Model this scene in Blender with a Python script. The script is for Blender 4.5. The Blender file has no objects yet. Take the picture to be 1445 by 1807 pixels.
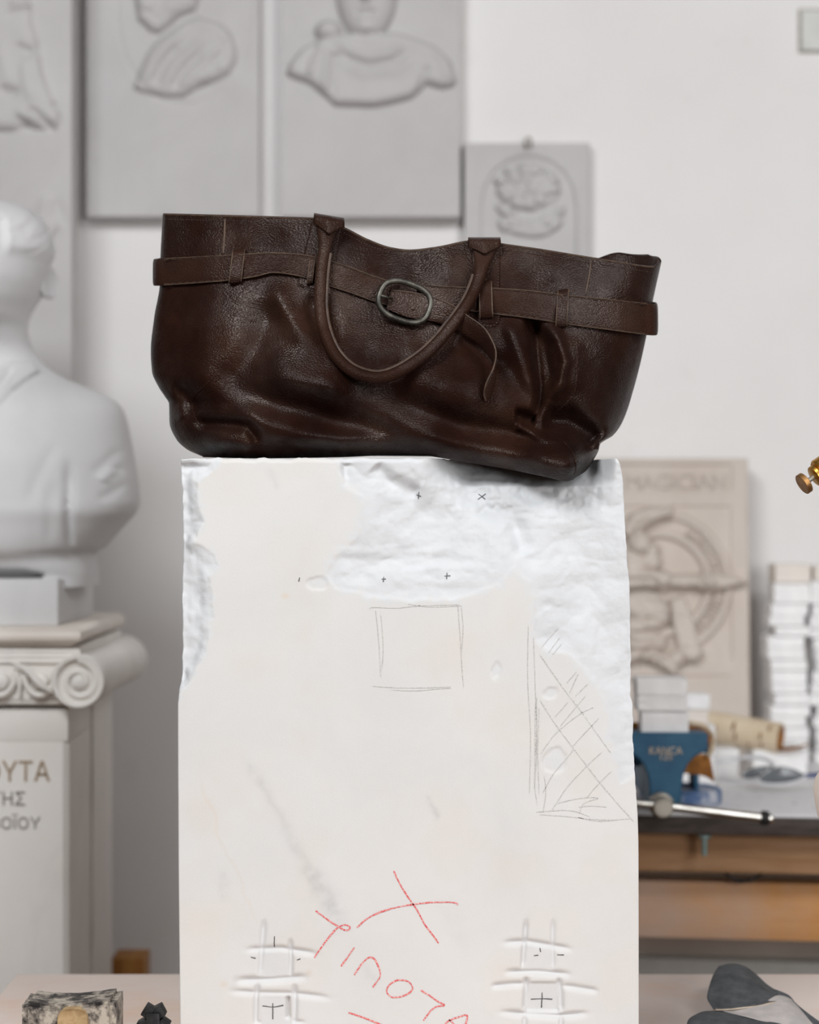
import bpy, math, random
import numpy as np
from mathutils import Matrix, Vector

# ------------------------------------------------------------------ camera, world, lights, exposure
scn = bpy.context.scene
COL = scn.collection
F = 3600.0                 # focal length in pixels of the 1445 x 1807 frame
CX, CY, CZ = 722.5, 903.5, 1.30

cam_data = bpy.data.cameras.new('camera')
cam_data.sensor_fit = 'VERTICAL'
cam_data.sensor_height = 36.0
cam_data.lens = 36.0 * F / 1807.0
cam_data.clip_start = 0.05
cam_data.dof.use_dof = True
cam_data.dof.focus_distance = 1.99
cam_data.dof.aperture_fstop = 3.8
cam = bpy.data.objects.new('camera', cam_data)
COL.objects.link(cam)
cam.location = (0, 0, CZ)
cam.rotation_euler = (math.radians(90), 0, 0)
scn.camera = cam

world = bpy.data.worlds.new('world')
scn.world = world
world.use_nodes = True
bg = world.node_tree.nodes['Background']
bg.inputs[0].default_value = (1.0, 0.97, 0.94, 1)
bg.inputs[1].default_value = 0.3

def area_light(name, loc, target, sx, sy, power, color):
    l = bpy.data.lights.new(name, 'AREA')
    l.shape = 'RECTANGLE'
    l.size, l.size_y = sx, sy
    l.energy = power
    l.color = color
    o = bpy.data.objects.new(name, l)
    COL.objects.link(o)
    o.location = loc
    o.rotation_euler = (Vector(target) - Vector(loc)).to_track_quat('-Z', 'Y').to_euler()
    return o

area_light('skylight_main', (-0.80, 0.35, 3.0), (0.1, 2.5, 1.1), 1.1, 1.1, 84, (0.955, 0.985, 1.0))
area_light('fill_light_right', (1.5, 0.4, 3.0), (0.6, 3.2, 1.1), 1.0, 1.0, 37, (0.97, 0.985, 1.0))  # added overhead fill to brighten the right wall and bench
area_light('fill_light_front', (2.1, -1.9, 1.8), (0.2, 3.0, 1.0), 1.9, 1.4, 88, (0.98, 0.99, 1.0))  # added fill for the front faces; no window stands there

scn.view_settings.view_transform = 'Standard'
scn.view_settings.look = 'None'
scn.view_settings.gamma = 1.0
scn.view_settings.use_curve_mapping = False
scn.view_settings.exposure = 0.10

rng = np.random.RandomState(7)
random.seed(7)

# ------------------------------------------------------------------ helpers
def P(px, py, d):
    """world point seen at pixel (px, py) at distance d along the view axis"""
    return np.array([(px - CX) / F * d, d, CZ - (py - CY) / F * d])

def PX(px, d): return (px - CX) / F * d
def PZ(py, d): return CZ - (py - CY) / F * d

def lin(c):
    out = []
    for v in c:
        v = v / 255.0
        out.append(v / 12.92 if v <= 0.04045 else ((v + 0.055) / 1.055) ** 2.4)
    return tuple(out) + (1.0,)

def smooth01(x):
    x = np.clip(x, 0, 1)
    return x * x * (3 - 2 * x)

def sp(x, xs, ys):
    """smooth 1-D interpolation through (xs, ys), monotone between knots"""
    xs = np.asarray(xs, float); ys = np.asarray(ys, float)
    x = np.clip(np.asarray(x, float), xs[0], xs[-1])
    dx = np.diff(xs); dl = np.diff(ys) / dx
    m = np.zeros(len(xs))
    m[0], m[-1] = dl[0], dl[-1]
    for i in range(1, len(xs) - 1):
        if dl[i - 1] * dl[i] > 0:
            w1 = 2 * dx[i] + dx[i - 1]; w2 = dx[i] + 2 * dx[i - 1]
            m[i] = (w1 + w2) / (w1 / dl[i - 1] + w2 / dl[i])
    k = np.clip(np.searchsorted(xs, x) - 1, 0, len(xs) - 2)
    h = dx[k]; u = (x - xs[k]) / h
    return ((2*u**3 - 3*u**2 + 1) * ys[k] + (u**3 - 2*u**2 + u) * h * m[k]
            + (-2*u**3 + 3*u**2) * ys[k+1] + (u**3 - u**2) * h * m[k+1])

def cr(pts, n):
    """Catmull-Rom resample of a polyline (any dimension) to n points"""
    p = np.asarray(pts, float)
    q = np.vstack([2*p[0]-p[1], p, 2*p[-1]-p[-2]])
    seg = np.r_[0, np.cumsum(np.linalg.norm(np.diff(p, axis=0), axis=1))]
    ts = np.linspace(0, seg[-1], n)
    out = np.zeros((n, p.shape[1]))
    for a, t in enumerate(ts):
        i = min(max(np.searchsorted(seg, t) - 1, 0), len(p) - 2)
        u = (t - seg[i]) / max(seg[i+1] - seg[i], 1e-12)
        p0, p1, p2, p3 = q[i], q[i+1], q[i+2], q[i+3]
        out[a] = 0.5*((2*p1) + (-p0+p2)*u + (2*p0-5*p1+4*p2-p3)*u*u + (-p0+3*p1-3*p2+p3)*u**3)
    return out

_tab = np.random.RandomState(3).rand(4096)
def vnoise(x, y, seed=0):
    xi = np.floor(x).astype(np.int64); yi = np.floor(y).astype(np.int64)
    u = x - xi; v = y - yi
    u = u*u*(3-2*u); v = v*v*(3-2*v)
    h = lambda a, b: _tab[(a*374761 + b*668265 + seed*9176 + (a*b) % 977) % 4096]
    return (h(xi, yi)*(1-u) + h(xi+1, yi)*u)*(1-v) + (h(xi, yi+1)*(1-u) + h(xi+1, yi+1)*u)*v - 0.5

def fbm(x, y, o=4, seed=0):
    r = 0; a = 1.0
    for i in range(o):
        r = r + a*vnoise(x*2**i, y*2**i, seed+i*13); a *= 0.5
    return r

def ridged(x, y, o=4, seed=0):
    r = 0; a = 1.0
    for i in range(o):
        r = r + a*(0.5 - np.abs(vnoise(x*2**i, y*2**i, seed+i*13))*2); a *= 0.5
    return r

def seg_dist(X, Y, pts):
    """distance to a polyline and position along it (0..1)"""
    pts = np.asarray(pts, float)
    L = np.r_[0, np.cumsum(np.linalg.norm(np.diff(pts, axis=0), axis=1))]
    best = np.full(X.shape, 1e9); par = np.zeros(X.shape)
    for i in range(len(pts)-1):
        a, b = pts[i], pts[i+1]
        ab = b - a; l2 = max(ab @ ab, 1e-9)
        u = np.clip(((X-a[0])*ab[0] + (Y-a[1])*ab[1]) / l2, 0, 1)
        dd = np.hypot(X-a[0]-u*ab[0], Y-a[1]-u*ab[1])
        m = dd < best
        best = np.where(m, dd, best)
        par = np.where(m, (L[i] + u*(L[i+1]-L[i]))/L[-1], par)
    return best, par

def ridge(X, Y, pts, w, amp, taper=0.25):
    """rounded ridge (or groove, amp < 0) along a polyline with tapered ends"""
    d, p = seg_dist(X, Y, pts)
    e = smooth01(np.minimum(p, 1-p)/max(taper, 1e-3) + 0.15) if taper > 0 else 1.0
    return amp*np.exp(-(d/w)**2)*e

def rope(X, Y, pts, w, amp):
    d, p = seg_dist(X, Y, pts)
    return amp*np.sqrt(np.clip(1-(d/w)**2, 0, 1))

def dome(X, Y, cx, cy, rx, ry, amp, rot=0):
    c, s = math.cos(math.radians(rot)), math.sin(math.radians(rot))
    a = ((X-cx)*c + (Y-cy)*s)/rx; b = (-(X-cx)*s + (Y-cy)*c)/ry
    return amp*np.sqrt(np.clip(1-a*a-b*b, 0, 1))

def bump(X, Y, cx, cy, rx, ry, amp, rot=0):
    c, s = math.cos(math.radians(rot)), math.sin(math.radians(rot))
    a = ((X-cx)*c + (Y-cy)*s)/rx; b = (-(X-cx)*s + (Y-cy)*c)/ry
    return amp*np.exp(-(a*a+b*b))

def inside(X, Y, poly):
    poly = np.asarray(poly, float)
    r = np.zeros(X.shape, bool)
    j = len(poly)-1
    for i in range(len(poly)):
        xi, yi = poly[i]; xj, yj = poly[j]
        if yi != yj:
            r ^= ((yi > Y) != (yj > Y)) & (X < (xj-xi)*(Y-yi)/(yj-yi)+xi)
        j = i
    return r

def sdf(X, Y, poly):
    """signed distance, positive inside"""
    d, _ = seg_dist(X, Y, list(poly)+[poly[0]])
    return np.where(inside(X, Y, poly), d, -d)

def pmask(X, Y, poly, soft):
    return smooth01(sdf(X, Y, poly)/soft + 0.5)

# ---- objects
def link(name, me, mat, parent, smooth):
    if mat is not None: me.materials.append(mat)
    if smooth:
        me.polygons.foreach_set('use_smooth', [True]*len(me.polygons))
    me.update()
    o = bpy.data.objects.new(name, me)
    COL.objects.link(o)
    if parent is not None:
        o.parent = parent
        def world_of(q):
            m = Matrix.Translation(q.location)
            return m if q.parent is None else world_of(q.parent) @ q.matrix_parent_inverse @ m
        o.matrix_parent_inverse = world_of(parent).inverted()
    return o

def mesh(name, verts, faces, mat, parent=None, smooth=True, attrs=None):
    me = bpy.data.meshes.new(name)
    me.from_pydata(np.asarray(verts, float).tolist(), [], faces if isinstance(faces, list) else faces.tolist())
    me.validate()
    if attrs:
        for k, v in attrs.items():
            a = me.attributes.new(k, 'FLOAT', 'POINT')
            a.data.foreach_set('value', np.asarray(v, np.float32))
    return link(name, me, mat, parent, smooth)

def thing(name, label, cat, loc, group=None):
    o = bpy.data.objects.new(name, None)
    o.empty_display_size = 0.05
    COL.objects.link(o)
    o.location = loc
    o['label'] = label; o['category'] = cat
    if group: o['group'] = group
    return o

def tag(o, label, cat, group=None, kind=None):
    o['label'] = label; o['category'] = cat
    if group: o['group'] = group
    if kind: o['kind'] = kind
    return o

def struct(o):
    o['kind'] = 'structure'
    return o

def quads(nu, nv, wrap=False, off=0, flip=False):
    """faces of a grid with index u*nv+v (nu rows of nv)"""
    u = np.arange(nu if wrap else nu-1)[:, None]; v = np.arange(nv-1)[None, :]
    un = (u+1) % nu
    a = u*nv+v; b = un*nv+v; c = un*nv+v+1; d = u*nv+v+1
    f = np.stack([a, b, c, d], -1).reshape(-1, 4) + off
    return f[:, ::-1] if flip else f

class MB:
    """collects pieces into ONE mesh"""
    def __init__(s): s.v = []; s.f = []; s.n = 0
    def add(s, verts, faces):
        verts = np.asarray(verts, float)
        s.v.append(verts)
        s.f += [[int(i)+s.n for i in f] for f in faces]
        s.n += len(verts)
        return s
    def box(s, x0, x1, y0, y1, z0, z1, M=None, bev=0.0):
        import bmesh
        bm = bmesh.new()
        bmesh.ops.create_cube(bm, size=1.0)
        for v in bm.verts:
            v.co = Vector(((x0+x1)/2+v.co.x*(x1-x0), (y0+y1)/2+v.co.y*(y1-y0), (z0+z1)/2+v.co.z*(z1-z0)))
        if bev > 0:
            bmesh.ops.bevel(bm, geom=list(bm.edges), offset=bev, segments=2, affect='EDGES', profile=0.6)
        bm.verts.index_update()
        V = np.array([v.co[:] for v in bm.verts]); Fc = [[v.index for v in f.verts] for f in bm.faces]
        bm.free()
        if M is not None:
            V = (np.array(M.to_3x3()) @ V.T).T + np.array(M.translation)
        return s.add(V, Fc)
    def sweep(s, path, r, n=16, r2=None, up=None, caps=True):
        path = np.asarray(path, float); N = len(path)
        r = np.broadcast_to(np.asarray(r, float), (N,)); r2 = r if r2 is None else np.broadcast_to(np.asarray(r2, float), (N,))
        T = np.gradient(path, axis=0); T /= np.linalg.norm(T, axis=1)[:, None]
        u = np.array(up if up is not None else (0, 1, 0), float)
        if abs(u @ T[0]) > 0.95: u = np.array((1.0, 0, 0))
        V = []
        for i in range(N):
            if up is not None: u = np.array(up, float)
            a = u - T[i]*(u @ T[i]); a /= np.linalg.norm(a); u = a
            b = np.cross(T[i], a)
            th = np.linspace(0, 2*math.pi, n, endpoint=False)
            V.append(path[i] + np.outer(np.cos(th)*r[i], a) + np.outer(np.sin(th)*r2[i], b))
        V = np.vstack(V)
        fc = []
        for i in range(N-1):
            for j in range(n):
                fc.append([i*n+j, i*n+(j+1) % n, (i+1)*n+(j+1) % n, (i+1)*n+j])
        if caps:
            fc.append(list(range(n))[::-1]); fc.append([(N-1)*n+j for j in range(n)])
        return s.add(V, fc)
    def lathe(s, origin, axis, prof, n=32):
        """prof = [(distance along axis, radius)]"""
        ax = np.asarray(axis, float); ax = ax/np.linalg.norm(ax)
        u = np.array((0, 0, 1.0)) if abs(ax[2]) < 0.9 else np.array((1.0, 0, 0))
        a = u-ax*(u@ax); a /= np.linalg.norm(a); b = np.cross(ax, a)
        th = np.linspace(0, 2*math.pi, n, endpoint=False)
        V = np.vstack([np.asarray(origin)+ax*h+np.outer(np.cos(th)*r, a)+np.outer(np.sin(th)*r, b) for h, r in prof])
        fc = []
        for i in range(len(prof)-1):
            for j in range(n):
                fc.append([i*n+j, i*n+(j+1) % n, (i+1)*n+(j+1) % n, (i+1)*n+j])
        fc.append(list(range(n))[::-1]); fc.append([(len(prof)-1)*n+j for j in range(n)])
        return s.add(V, fc)
    def ribbon(s, A, B, th, nseg=8, side=0.0):
        """solid strap between two rails A and B, thickness th"""
        A = np.asarray(A, float); B = np.asarray(B, float); N = len(A)
        T = np.gradient((A+B)/2, axis=0); W = B-A
        nr = np.cross(T, W); nr /= np.linalg.norm(nr, axis=1)[:, None]
        us = (1-np.cos(np.linspace(0, math.pi, nseg+1)))/2
        ring = []
        for u in us:
            e = th/2*math.sqrt(max(0.12, 1-(2*abs(u-0.5))**6))
            ring.append(A+W*u+nr*(e+side))
        for u in us[::-1]:
            e = th/2*math.sqrt(max(0.12, 1-(2*abs(u-0.5))**6))
            ring.append(A+W*u-nr*(e-side))
        R = np.stack(ring, 1); K = R.shape[1]
        fc = []
        for i in range(N-1):
            for j in range(K):
                fc.append([i*K+j, i*K+(j+1) % K, (i+1)*K+(j+1) % K, (i+1)*K+j])
        fc.append(list(range(K))[::-1]); fc.append([(N-1)*K+j for j in range(K)])
        return s.add(R.reshape(-1, 3), fc)
    def prism(s, poly, y0, y1, bev=0.0):
        """polygon of (x, z) extruded from y0 to y1"""
        n = len(poly)
        V = [(x, y0, z) for x, z in poly]+[(x, y1, z) for x, z in poly]
        fc = [list(range(n)), list(range(n, 2*n))[::-1]]
        for i in range(n): fc.append([i, n+i, n+(i+1) % n, (i+1) % n])
        return s.add(V, fc)
    def build(s, name, mat, parent=None, smooth=True, angle=35):
        o = mesh(name, np.vstack(s.v), s.f, mat, parent, False)
        import bmesh
        bm = bmesh.new(); bm.from_mesh(o.data)
        bmesh.ops.recalc_face_normals(bm, faces=list(bm.faces))
        for f in bm.faces: f.smooth = smooth
        for e in bm.edges:
            if len(e.link_faces) == 2 and e.calc_face_angle(0) > math.radians(angle): e.smooth = False
        bm.to_mesh(o.data); bm.free()
        return o

# ------------------------------------------------------------------ materials
class NT:
    def __init__(s, name):
        s.m = bpy.data.materials.new(name); s.m.use_nodes = True
        s.t = s.m.node_tree; s.b = s.t.nodes['Principled BSDF']
        s.co = None
    def n(s, typ, **kw):
        x = s.t.nodes.new(typ)
        for k, v in kw.items():
            if k in x.inputs: x.inputs[k].default_value = v
            else: setattr(x, k, v)
        return x
    def l(s, a, b): s.t.links.new(a, b)
    def coord(s):
        if s.co is None: s.co = s.n('ShaderNodeTexCoord').outputs['Object']
        return s.co
    def noise(s, scale, detail=4, rough=0.55, stretch=None, dist=0.0):
        x = s.n('ShaderNodeTexNoise')
        x.inputs['Scale'].default_value = scale; x.inputs['Detail'].default_value = detail
        x.inputs['Roughness'].default_value = rough; x.inputs['Distortion'].default_value = dist
        c = s.coord()
        if stretch:
            mp = s.n('ShaderNodeMapping'); mp.inputs['Scale'].default_value = stretch
            s.l(c, mp.inputs['Vector']); c = mp.outputs[0]
        s.l(c, x.inputs['Vector'])
        return x.outputs['Fac']
    def ramp(s, fac, stops):
        r = s.n('ShaderNodeValToRGB')
        el = r.color_ramp.elements
        while len(el) < len(stops): el.new(0.5)
        for e, (p, c) in zip(el, stops):
            e.position = p; e.color = c if len(c) == 4 else tuple(c)+(1,)
        s.l(fac, r.inputs[0])
        return r.outputs[0]
    def mix(s, fac, a, b, mode='MIX'):
        x = s.n('ShaderNodeMix'); x.data_type = 'RGBA'; x.blend_type = mode
        for sock, v in ((x.inputs[0], fac), (x.inputs[6], a), (x.inputs[7], b)):
            if hasattr(v, 'is_output') or isinstance(v, bpy.types.NodeSocket): s.l(v, sock)
            else: sock.default_value = v
        return x.outputs[2]
    def attr(s, name):
        a = s.n('ShaderNodeAttribute'); a.attribute_name = name
        return a.outputs['Fac']
    def math(s, op, a, b=0.0):
        x = s.n('ShaderNodeMath'); x.operation = op
        for i, v in enumerate((a, b)):
            if isinstance(v, bpy.types.NodeSocket): s.l(v, x.inputs[i])
            else: x.inputs[i].default_value = v
        return x.outputs[0]
    def bumpn(s, h, strength, dist, prev=None):
        b = s.n('ShaderNodeBump')
        b.inputs['Strength'].default_value = strength; b.inputs['Distance'].default_value = dist
        s.l(h, b.inputs['Height'])
        if prev is not None: s.l(prev, b.inputs['Normal'])
        return b.outputs[0]
    def done(s, color=None, rough=0.5, normal=None, metal=0.0, spec=0.5):
        if color is not None:
            if isinstance(color, bpy.types.NodeSocket): s.l(color, s.b.inputs['Base Color'])
            else: s.b.inputs['Base Color'].default_value = color
        if isinstance(rough, bpy.types.NodeSocket): s.l(rough, s.b.inputs['Roughness'])
        else: s.b.inputs['Roughness'].default_value = rough
        s.b.inputs['Metallic'].default_value = metal
        s.b.inputs['Specular IOR Level'].default_value = spec
        if normal is not None: s.l(normal, s.b.inputs['Normal'])
        return s.m

def simple(name, c1, c2, scale=20, rough=0.6, bscale=None, bstr=0.2, bdist=0.002, metal=0.0, spec=0.4, stretch=None, lo=0.35, hi=0.65):
    t = NT(name)
    col = t.ramp(t.noise(scale, 5, 0.6, stretch), [(lo, lin(c1)), (hi, lin(c2))])
    nr = None
    if bscale: nr = t.bumpn(t.noise(bscale, 4, 0.6, stretch), bstr, bdist)
    return t.done(col, rough, nr, metal, spec)

def leather(name, c1, c2, c3, peb=620, rough=0.40, bs=0.5):
    t = NT(name)
    col = t.ramp(t.noise(9, 5, 0.6), [(0.30, lin(c1)), (0.52, lin(c2)), (0.75, lin(c3))])
    v = t.n('ShaderNodeTexVoronoi'); v.feature = 'SMOOTH_F1'; v.inputs['Scale'].default_value = peb
    v.inputs['Smoothness'].default_value = 0.35
    mp = t.n('ShaderNodeMapping'); mp.inputs['Scale'].default_value = (0.8, 1, 1.25)
    ad = t.n('ShaderNodeVectorMath'); ad.operation = 'ADD'
    nz = t.n('ShaderNodeTexNoise'); nz.inputs['Scale'].default_value = 60
    sc = t.n('ShaderNodeVectorMath'); sc.operation = 'SCALE'; sc.inputs['Scale'].default_value = 0.0025
    t.l(t.coord(), nz.inputs['Vector']); t.l(nz.outputs['Color'], sc.inputs[0])
    t.l(t.coord(), ad.inputs[0]); t.l(sc.outputs[0], ad.inputs[1])
    t.l(ad.outputs[0], mp.inputs['Vector']); t.l(mp.outputs[0], v.inputs['Vector'])
    h = t.math('MULTIPLY', v.outputs['Distance'], -1.0)
    amt = t.math('MULTIPLY', t.noise(14, 3), 1.6)
    h = t.math('MULTIPLY', h, amt)
    nr = t.bumpn(h, bs, 0.0012)
    nr = t.bumpn(t.noise(60, 4, 0.5), 0.10, 0.0016, nr)
    rg = t.ramp(t.noise(25, 4), [(0.3, (rough-0.10,)*3), (0.7, (rough+0.06,)*3)])
    t.b.inputs['Specular Tint'].default_value = (1.0, 0.90, 0.84, 1)
    m = t.done(col, rg, nr, 0.0, 0.24)
    t.l(t.ramp(t.noise(11, 4), [(0.40, (.04,)*3), (0.66, (.38,)*3)]), t.b.inputs['Specular IOR Level'])
    return m

M = {}
M['leather'] = leather('brown_leather', (22, 10, 8), (35, 19, 14), (54, 34, 26))
M['leather_band'] = leather('brown_leather_belt', (33, 18, 14), (44, 27, 21), (58, 39, 31), 620, 0.42, 0.6)
M['leather_edge'] = simple('raw_leather_edge', (58, 42, 33), (86, 67, 53), 120, 0.6, 300, 0.3, 0.0005)
M['piping'] = simple('folded_leather_piping', (50, 34, 27), (74, 55, 43), 120, 0.5, 300, 0.3, 0.0005)
M['thread'] = simple('dark_thread', (38, 24, 20), (66, 46, 36), 200, 0.7)
M['lining'] = simple('suede_lining', (58, 42, 34), (74, 56, 44), 60, 0.8, 400, 0.3, 0.0008)
M['gunmetal'] = simple('aged_gunmetal', (52, 50, 46), (96, 93, 86), 90, 0.45, 200, 0.25, 0.0004, 0.8)

def wall_mat():
    t = NT('painted_plaster_wall')
    c = t.ramp(t.noise(2.2, 5, 0.55), [(0.35, lin((230, 227, 226))), (0.65, lin((236, 234, 233)))])
    st = t.ramp(t.noise(5.5, 6, 0.65), [(0.62, (0, 0, 0)), (0.74, (1, 1, 1))])
    c = t.mix(t.math('MULTIPLY', st, 0.12), c, lin((176, 166, 158)))
    nr = t.bumpn(t.noise(35, 5, 0.6), 0.12, 0.004)
    return t.done(c, 0.85, nr, 0, 0.25)
M['wall'] = wall_mat()
M['wall_dark'] = simple('unlit_wall', (114, 101, 91), (124, 111, 100), 3, 0.85)  # unseen walls, darkened to hold down bounce and reflections
M['floor'] = simple('dusty_concrete_floor', (104, 88, 74), (124, 106, 90), 6, 0.85, 60, 0.2, 0.003)
M['ceiling'] = simple('dimmed_ceiling', (128, 122, 116), (138, 132, 126), 4, 0.9)  # unseen ceiling, toned down to grey to cut bounced light

def marble(name, c1, c2, vein=0.25, rough=0.55, bs=0.12, vcol=(150, 150, 156)):
    t = NT(name)
    c = t.ramp(t.noise(5, 5, 0.6, dist=0.6), [(0.3, lin(c1)), (0.7, lin(c2))])
    v = t.ramp(t.noise(3.2, 6, 0.6, (1, 1, 0.5), 1.2), [(0.44, (0, 0, 0)), (0.5, (1, 1, 1)), (0.56, (0, 0, 0))])
    c = t.mix(t.math('MULTIPLY', v, vein), c, lin(vcol))
    nr = t.bumpn(t.noise(90, 5, 0.6), bs, 0.002)
    return t.done(c, rough, nr, 0, 0.35)
M['plaster'] = marble('white_plaster_relief', (190, 186, 186), (200, 197, 197), 0.05, 0.8, 0.08)
M['bust_marble'] = marble('white_marble_bust', (206, 205, 206), (214, 213, 214), 0.06, 0.6, 0.08)
M['warm_relief'] = marble('warm_plaster_relief', (198, 186, 176), (212, 202, 194), 0.06, 0.8, 0.12, (160, 140, 115))
M['column_marble'] = marble('cream_marble_pedestal', (234, 229, 223), (241, 237, 233), 0.08, 0.55, 0.05)
M['column_plate'] = marble('warm_marble_slab', (222, 212, 202), (232, 224, 216), 0.06, 0.5, 0.05)
M['slab'] = marble('white_marble_offcut', (240, 239, 238), (248, 247, 247), 0.10, 0.55, 0.15)
M['slab_cream'] = marble('cream_marble_offcut', (226, 216, 206), (236, 228, 220), 0.06, 0.55, 0.15)

def block_mat():
    t = NT('marble_block_stone')
    chip = t.attr('chip'); vein = t.attr('vein'); warm = t.attr('warm')
    c = t.ramp(t.noise(7, 5, 0.6, dist=0.5), [(0.3, lin((203, 201, 199))), (0.7, lin((209, 207, 205)))])
    sp_ = t.noise(420, 3, 0.7)
    c = t.mix(t.ramp(sp_, [(0.60, (0, 0, 0)), (0.78, (0.10, 0.10, 0.10))]), c, lin((170, 160, 150)))
    c = t.mix(vein, c, lin((176, 175, 176)))
    c = t.mix(warm, c, lin((206, 186, 164)))
    c2 = t.ramp(t.noise(30, 5, 0.6), [(0.3, lin((201, 202, 204))), (0.7, lin((208, 209, 211)))])
    c = t.mix(chip, c, c2)
    rg = t.mix(chip, (0.6, 0.6, 0.6, 1), (0.78, 0.78, 0.78, 1))
    nr = t.bumpn(t.noise(480, 4, 0.65), 0.18, 0.0008)
    nr2 = t.n('ShaderNodeBump'); nr2.inputs['Distance'].default_value = 0.003
    t.l(t.math('MULTIPLY', chip, 0.16), nr2.inputs['Strength'])
    t.l(t.noise(130, 5, 0.65), nr2.inputs['Height']); t.l(nr, nr2.inputs['Normal'])
    return t.done(c, rg, nr2.outputs[0], 0, 0.3)
M['block'] = block_mat()
M['pencil'] = simple('graphite_line', (150, 148, 146), (212, 209, 205), 900, 0.7, lo=0.3, hi=0.62)
M['pencil_dark'] = simple('dark_graphite_cross', (66, 64, 66), (112, 110, 112), 700, 0.6)
M['crayon'] = simple('red_crayon', (206, 74, 78), (228, 186, 181), 700, 0.7, lo=0.42, hi=0.66)

def wood(name, c1, c2, c3, stretch, scale=8, rough=0.6):
    t = NT(name)
    c = t.ramp(t.noise(scale, 6, 0.65, stretch, 0.4), [(0.3, lin(c1)), (0.5, lin(c2)), (0.72, lin(c3))])
    nr = t.bumpn(t.noise(scale*6, 4, 0.6, stretch), 0.15, 0.001)
    return t.done(c, rough, nr, 0, 0.35)

def dusty_wood(name, w1, w2, dust, stretch, thr=(0.38, 0.62), scale=5, drift=None):
    t = NT(name)
    c = t.ramp(t.noise(9, 6, 0.65, stretch, 0.3), [(0.3, lin(w1)), (0.7, lin(w2))])
    nz = t.noise(scale, 6, 0.65)
    if drift:
        sx = t.n('ShaderNodeSeparateXYZ'); t.l(t.coord(), sx.inputs[0])
        nz = t.math('ADD', nz, t.math('MULTIPLY', t.math('SUBTRACT', sx.outputs[0], drift[0]), drift[1]))
    dm = t.ramp(nz, [(thr[0], (0, 0, 0)), (thr[1], (1, 1, 1))])
    c = t.mix(dm, c, lin(dust))
    nr = t.bumpn(t.noise(110, 5, 0.6), 0.2, 0.001)
    return t.done(c, 0.75, nr, 0, 0.3)
M['table_wood'] = dusty_wood('dusty_plywood', (222, 182, 152), (234, 198, 170), (226, 211, 203), (0.5, 8, 8), (0.26, 0.5), 4)
M['bench_top'] = dusty_wood('dusty_black_bench', (104, 103, 104), (140, 138, 138), (238, 237, 239), (3, 3, 3), (0.24, 0.40), 40)
M['bench_edge'] = simple('dark_bench_edge', (54, 46, 42), (84, 74, 68), 14, 0.6, 80, 0.2, 0.002, stretch=(1, 6, 6))
M['apron_wood'] = wood('brown_beech_board', (146, 108, 76), (166, 126, 90), (180, 142, 110), (0.6, 6, 12), 6)
M['stretcher_wood'] = dusty_wood('orange_beech_board', (208, 148, 92), (222, 166, 108), (206, 178, 160), (0.6, 6, 12), (0.36, 0.66), 2.6, (.44, -1.6))
M['shelf_dark'] = simple('dark_board', (198, 186, 176), (212, 200, 190), 8, 0.7)
M['offcut_wood'] = wood('weathered_orange_wood', (120, 72, 24), (156, 104, 44), (176, 130, 70), (12, 12, 1), 6)
M['handle_wood'] = wood('hammer_handle_wood', (152, 122, 86), (176, 148, 108), (194, 168, 130), (30, 4, 30), 4)

def hammer_mat():
    t = NT('worn_dusty_steel')
    c = t.ramp(t.noise(46, 6, 0.7), [(0.40, lin((46, 43, 42))), (0.47, lin((120, 112, 104))), (0.56, lin((186, 176, 162)))])
    nr = t.bumpn(t.noise(120, 5, 0.6), 0.4, 0.0012)
    return t.done(c, 0.5, nr, 0.25, 0.5)
M['hammer'] = hammer_mat()
M['black_steel'] = simple('black_steel', (26, 26, 28), (58, 58, 58), 120, 0.45, 200, 0.3, 0.0006, 0.6)
M['sandpaper'] = simple('grey_sandpaper', (58, 60, 63), (92, 94, 97), 60, 0.85, 1600, 0.5, 0.0006, lo=0.3, hi=0.75)
M['paper_back'] = simple('pale_paper_backing', (168, 162, 160), (196, 188, 184), 30, 0.8)
M['paper_edge'] = simple('torn_paper_edge', (190, 170, 148), (214, 198, 180), 60, 0.85)
M['brass'] = simple('aged_brass', (176, 126, 52), (214, 164, 80), 50, 0.32, 160, 0.15, 0.0006, 0.95)
M['brass_dull'] = simple('dull_brass', (128, 92, 58), (170, 128, 80), 90, 0.45, 260, 0.35, 0.0006, 0.8)
M['steel'] = simple('bright_steel', (176, 172, 166), (206, 203, 198), 30, 0.26, 200, 0.1, 0.0005, 1.0)
M['steel_dull'] = simple('dull_steel', (150, 144, 134), (176, 170, 160), 30, 0.5, 200, 0.2, 0.0005, 0.6)
M['rubber'] = simple('black_rubber', (28, 27, 27), (44, 42, 42), 60, 0.6)
M['vise_blue'] = simple('blue_enamel_vise', (24, 76, 108), (42, 94, 124), 22, 0.5, 120, 0.25, 0.0012)
M['vise_dusty'] = dusty_wood('dusty_blue_enamel', (78, 104, 146), (98, 124, 160), (200, 202, 210), (1, 1, 1), (0.44, 0.62), 22)
M['vise_letter'] = simple('worn_gold_letters', (176, 160, 140), (212, 196, 176), 120, 0.6)
M['bark'] = simple('birch_bark', (206, 186, 158), (220, 204, 180), 18, 0.8, 60, 0.3, 0.002)
M['bark_mark'] = simple('dark_bark_scar', (108, 70, 40), (150, 110, 74), 90, 0.85)
M['bark_inner'] = simple('orange_inner_bark', (112, 66, 22), (176, 118, 54), 40, 0.8, 90, 0.4, 0.002)
M['glass_frame'] = simple('clear_plastic_frame', (206, 207, 210), (222, 223, 226), 30, 0.3)
M['dark_lens'] = simple('smoky_lens', (86, 90, 96), (116, 120, 124), 20, 0.22, spec=0.6)
M['blue_plastic'] = simple('blue_plastic', (46, 66, 118), (60, 82, 134), 20, 0.4)
M['teal_metal'] = simple('galvanised_bolt', (120, 140, 138), (150, 166, 162), 60, 0.45, metal=0.5)
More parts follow.
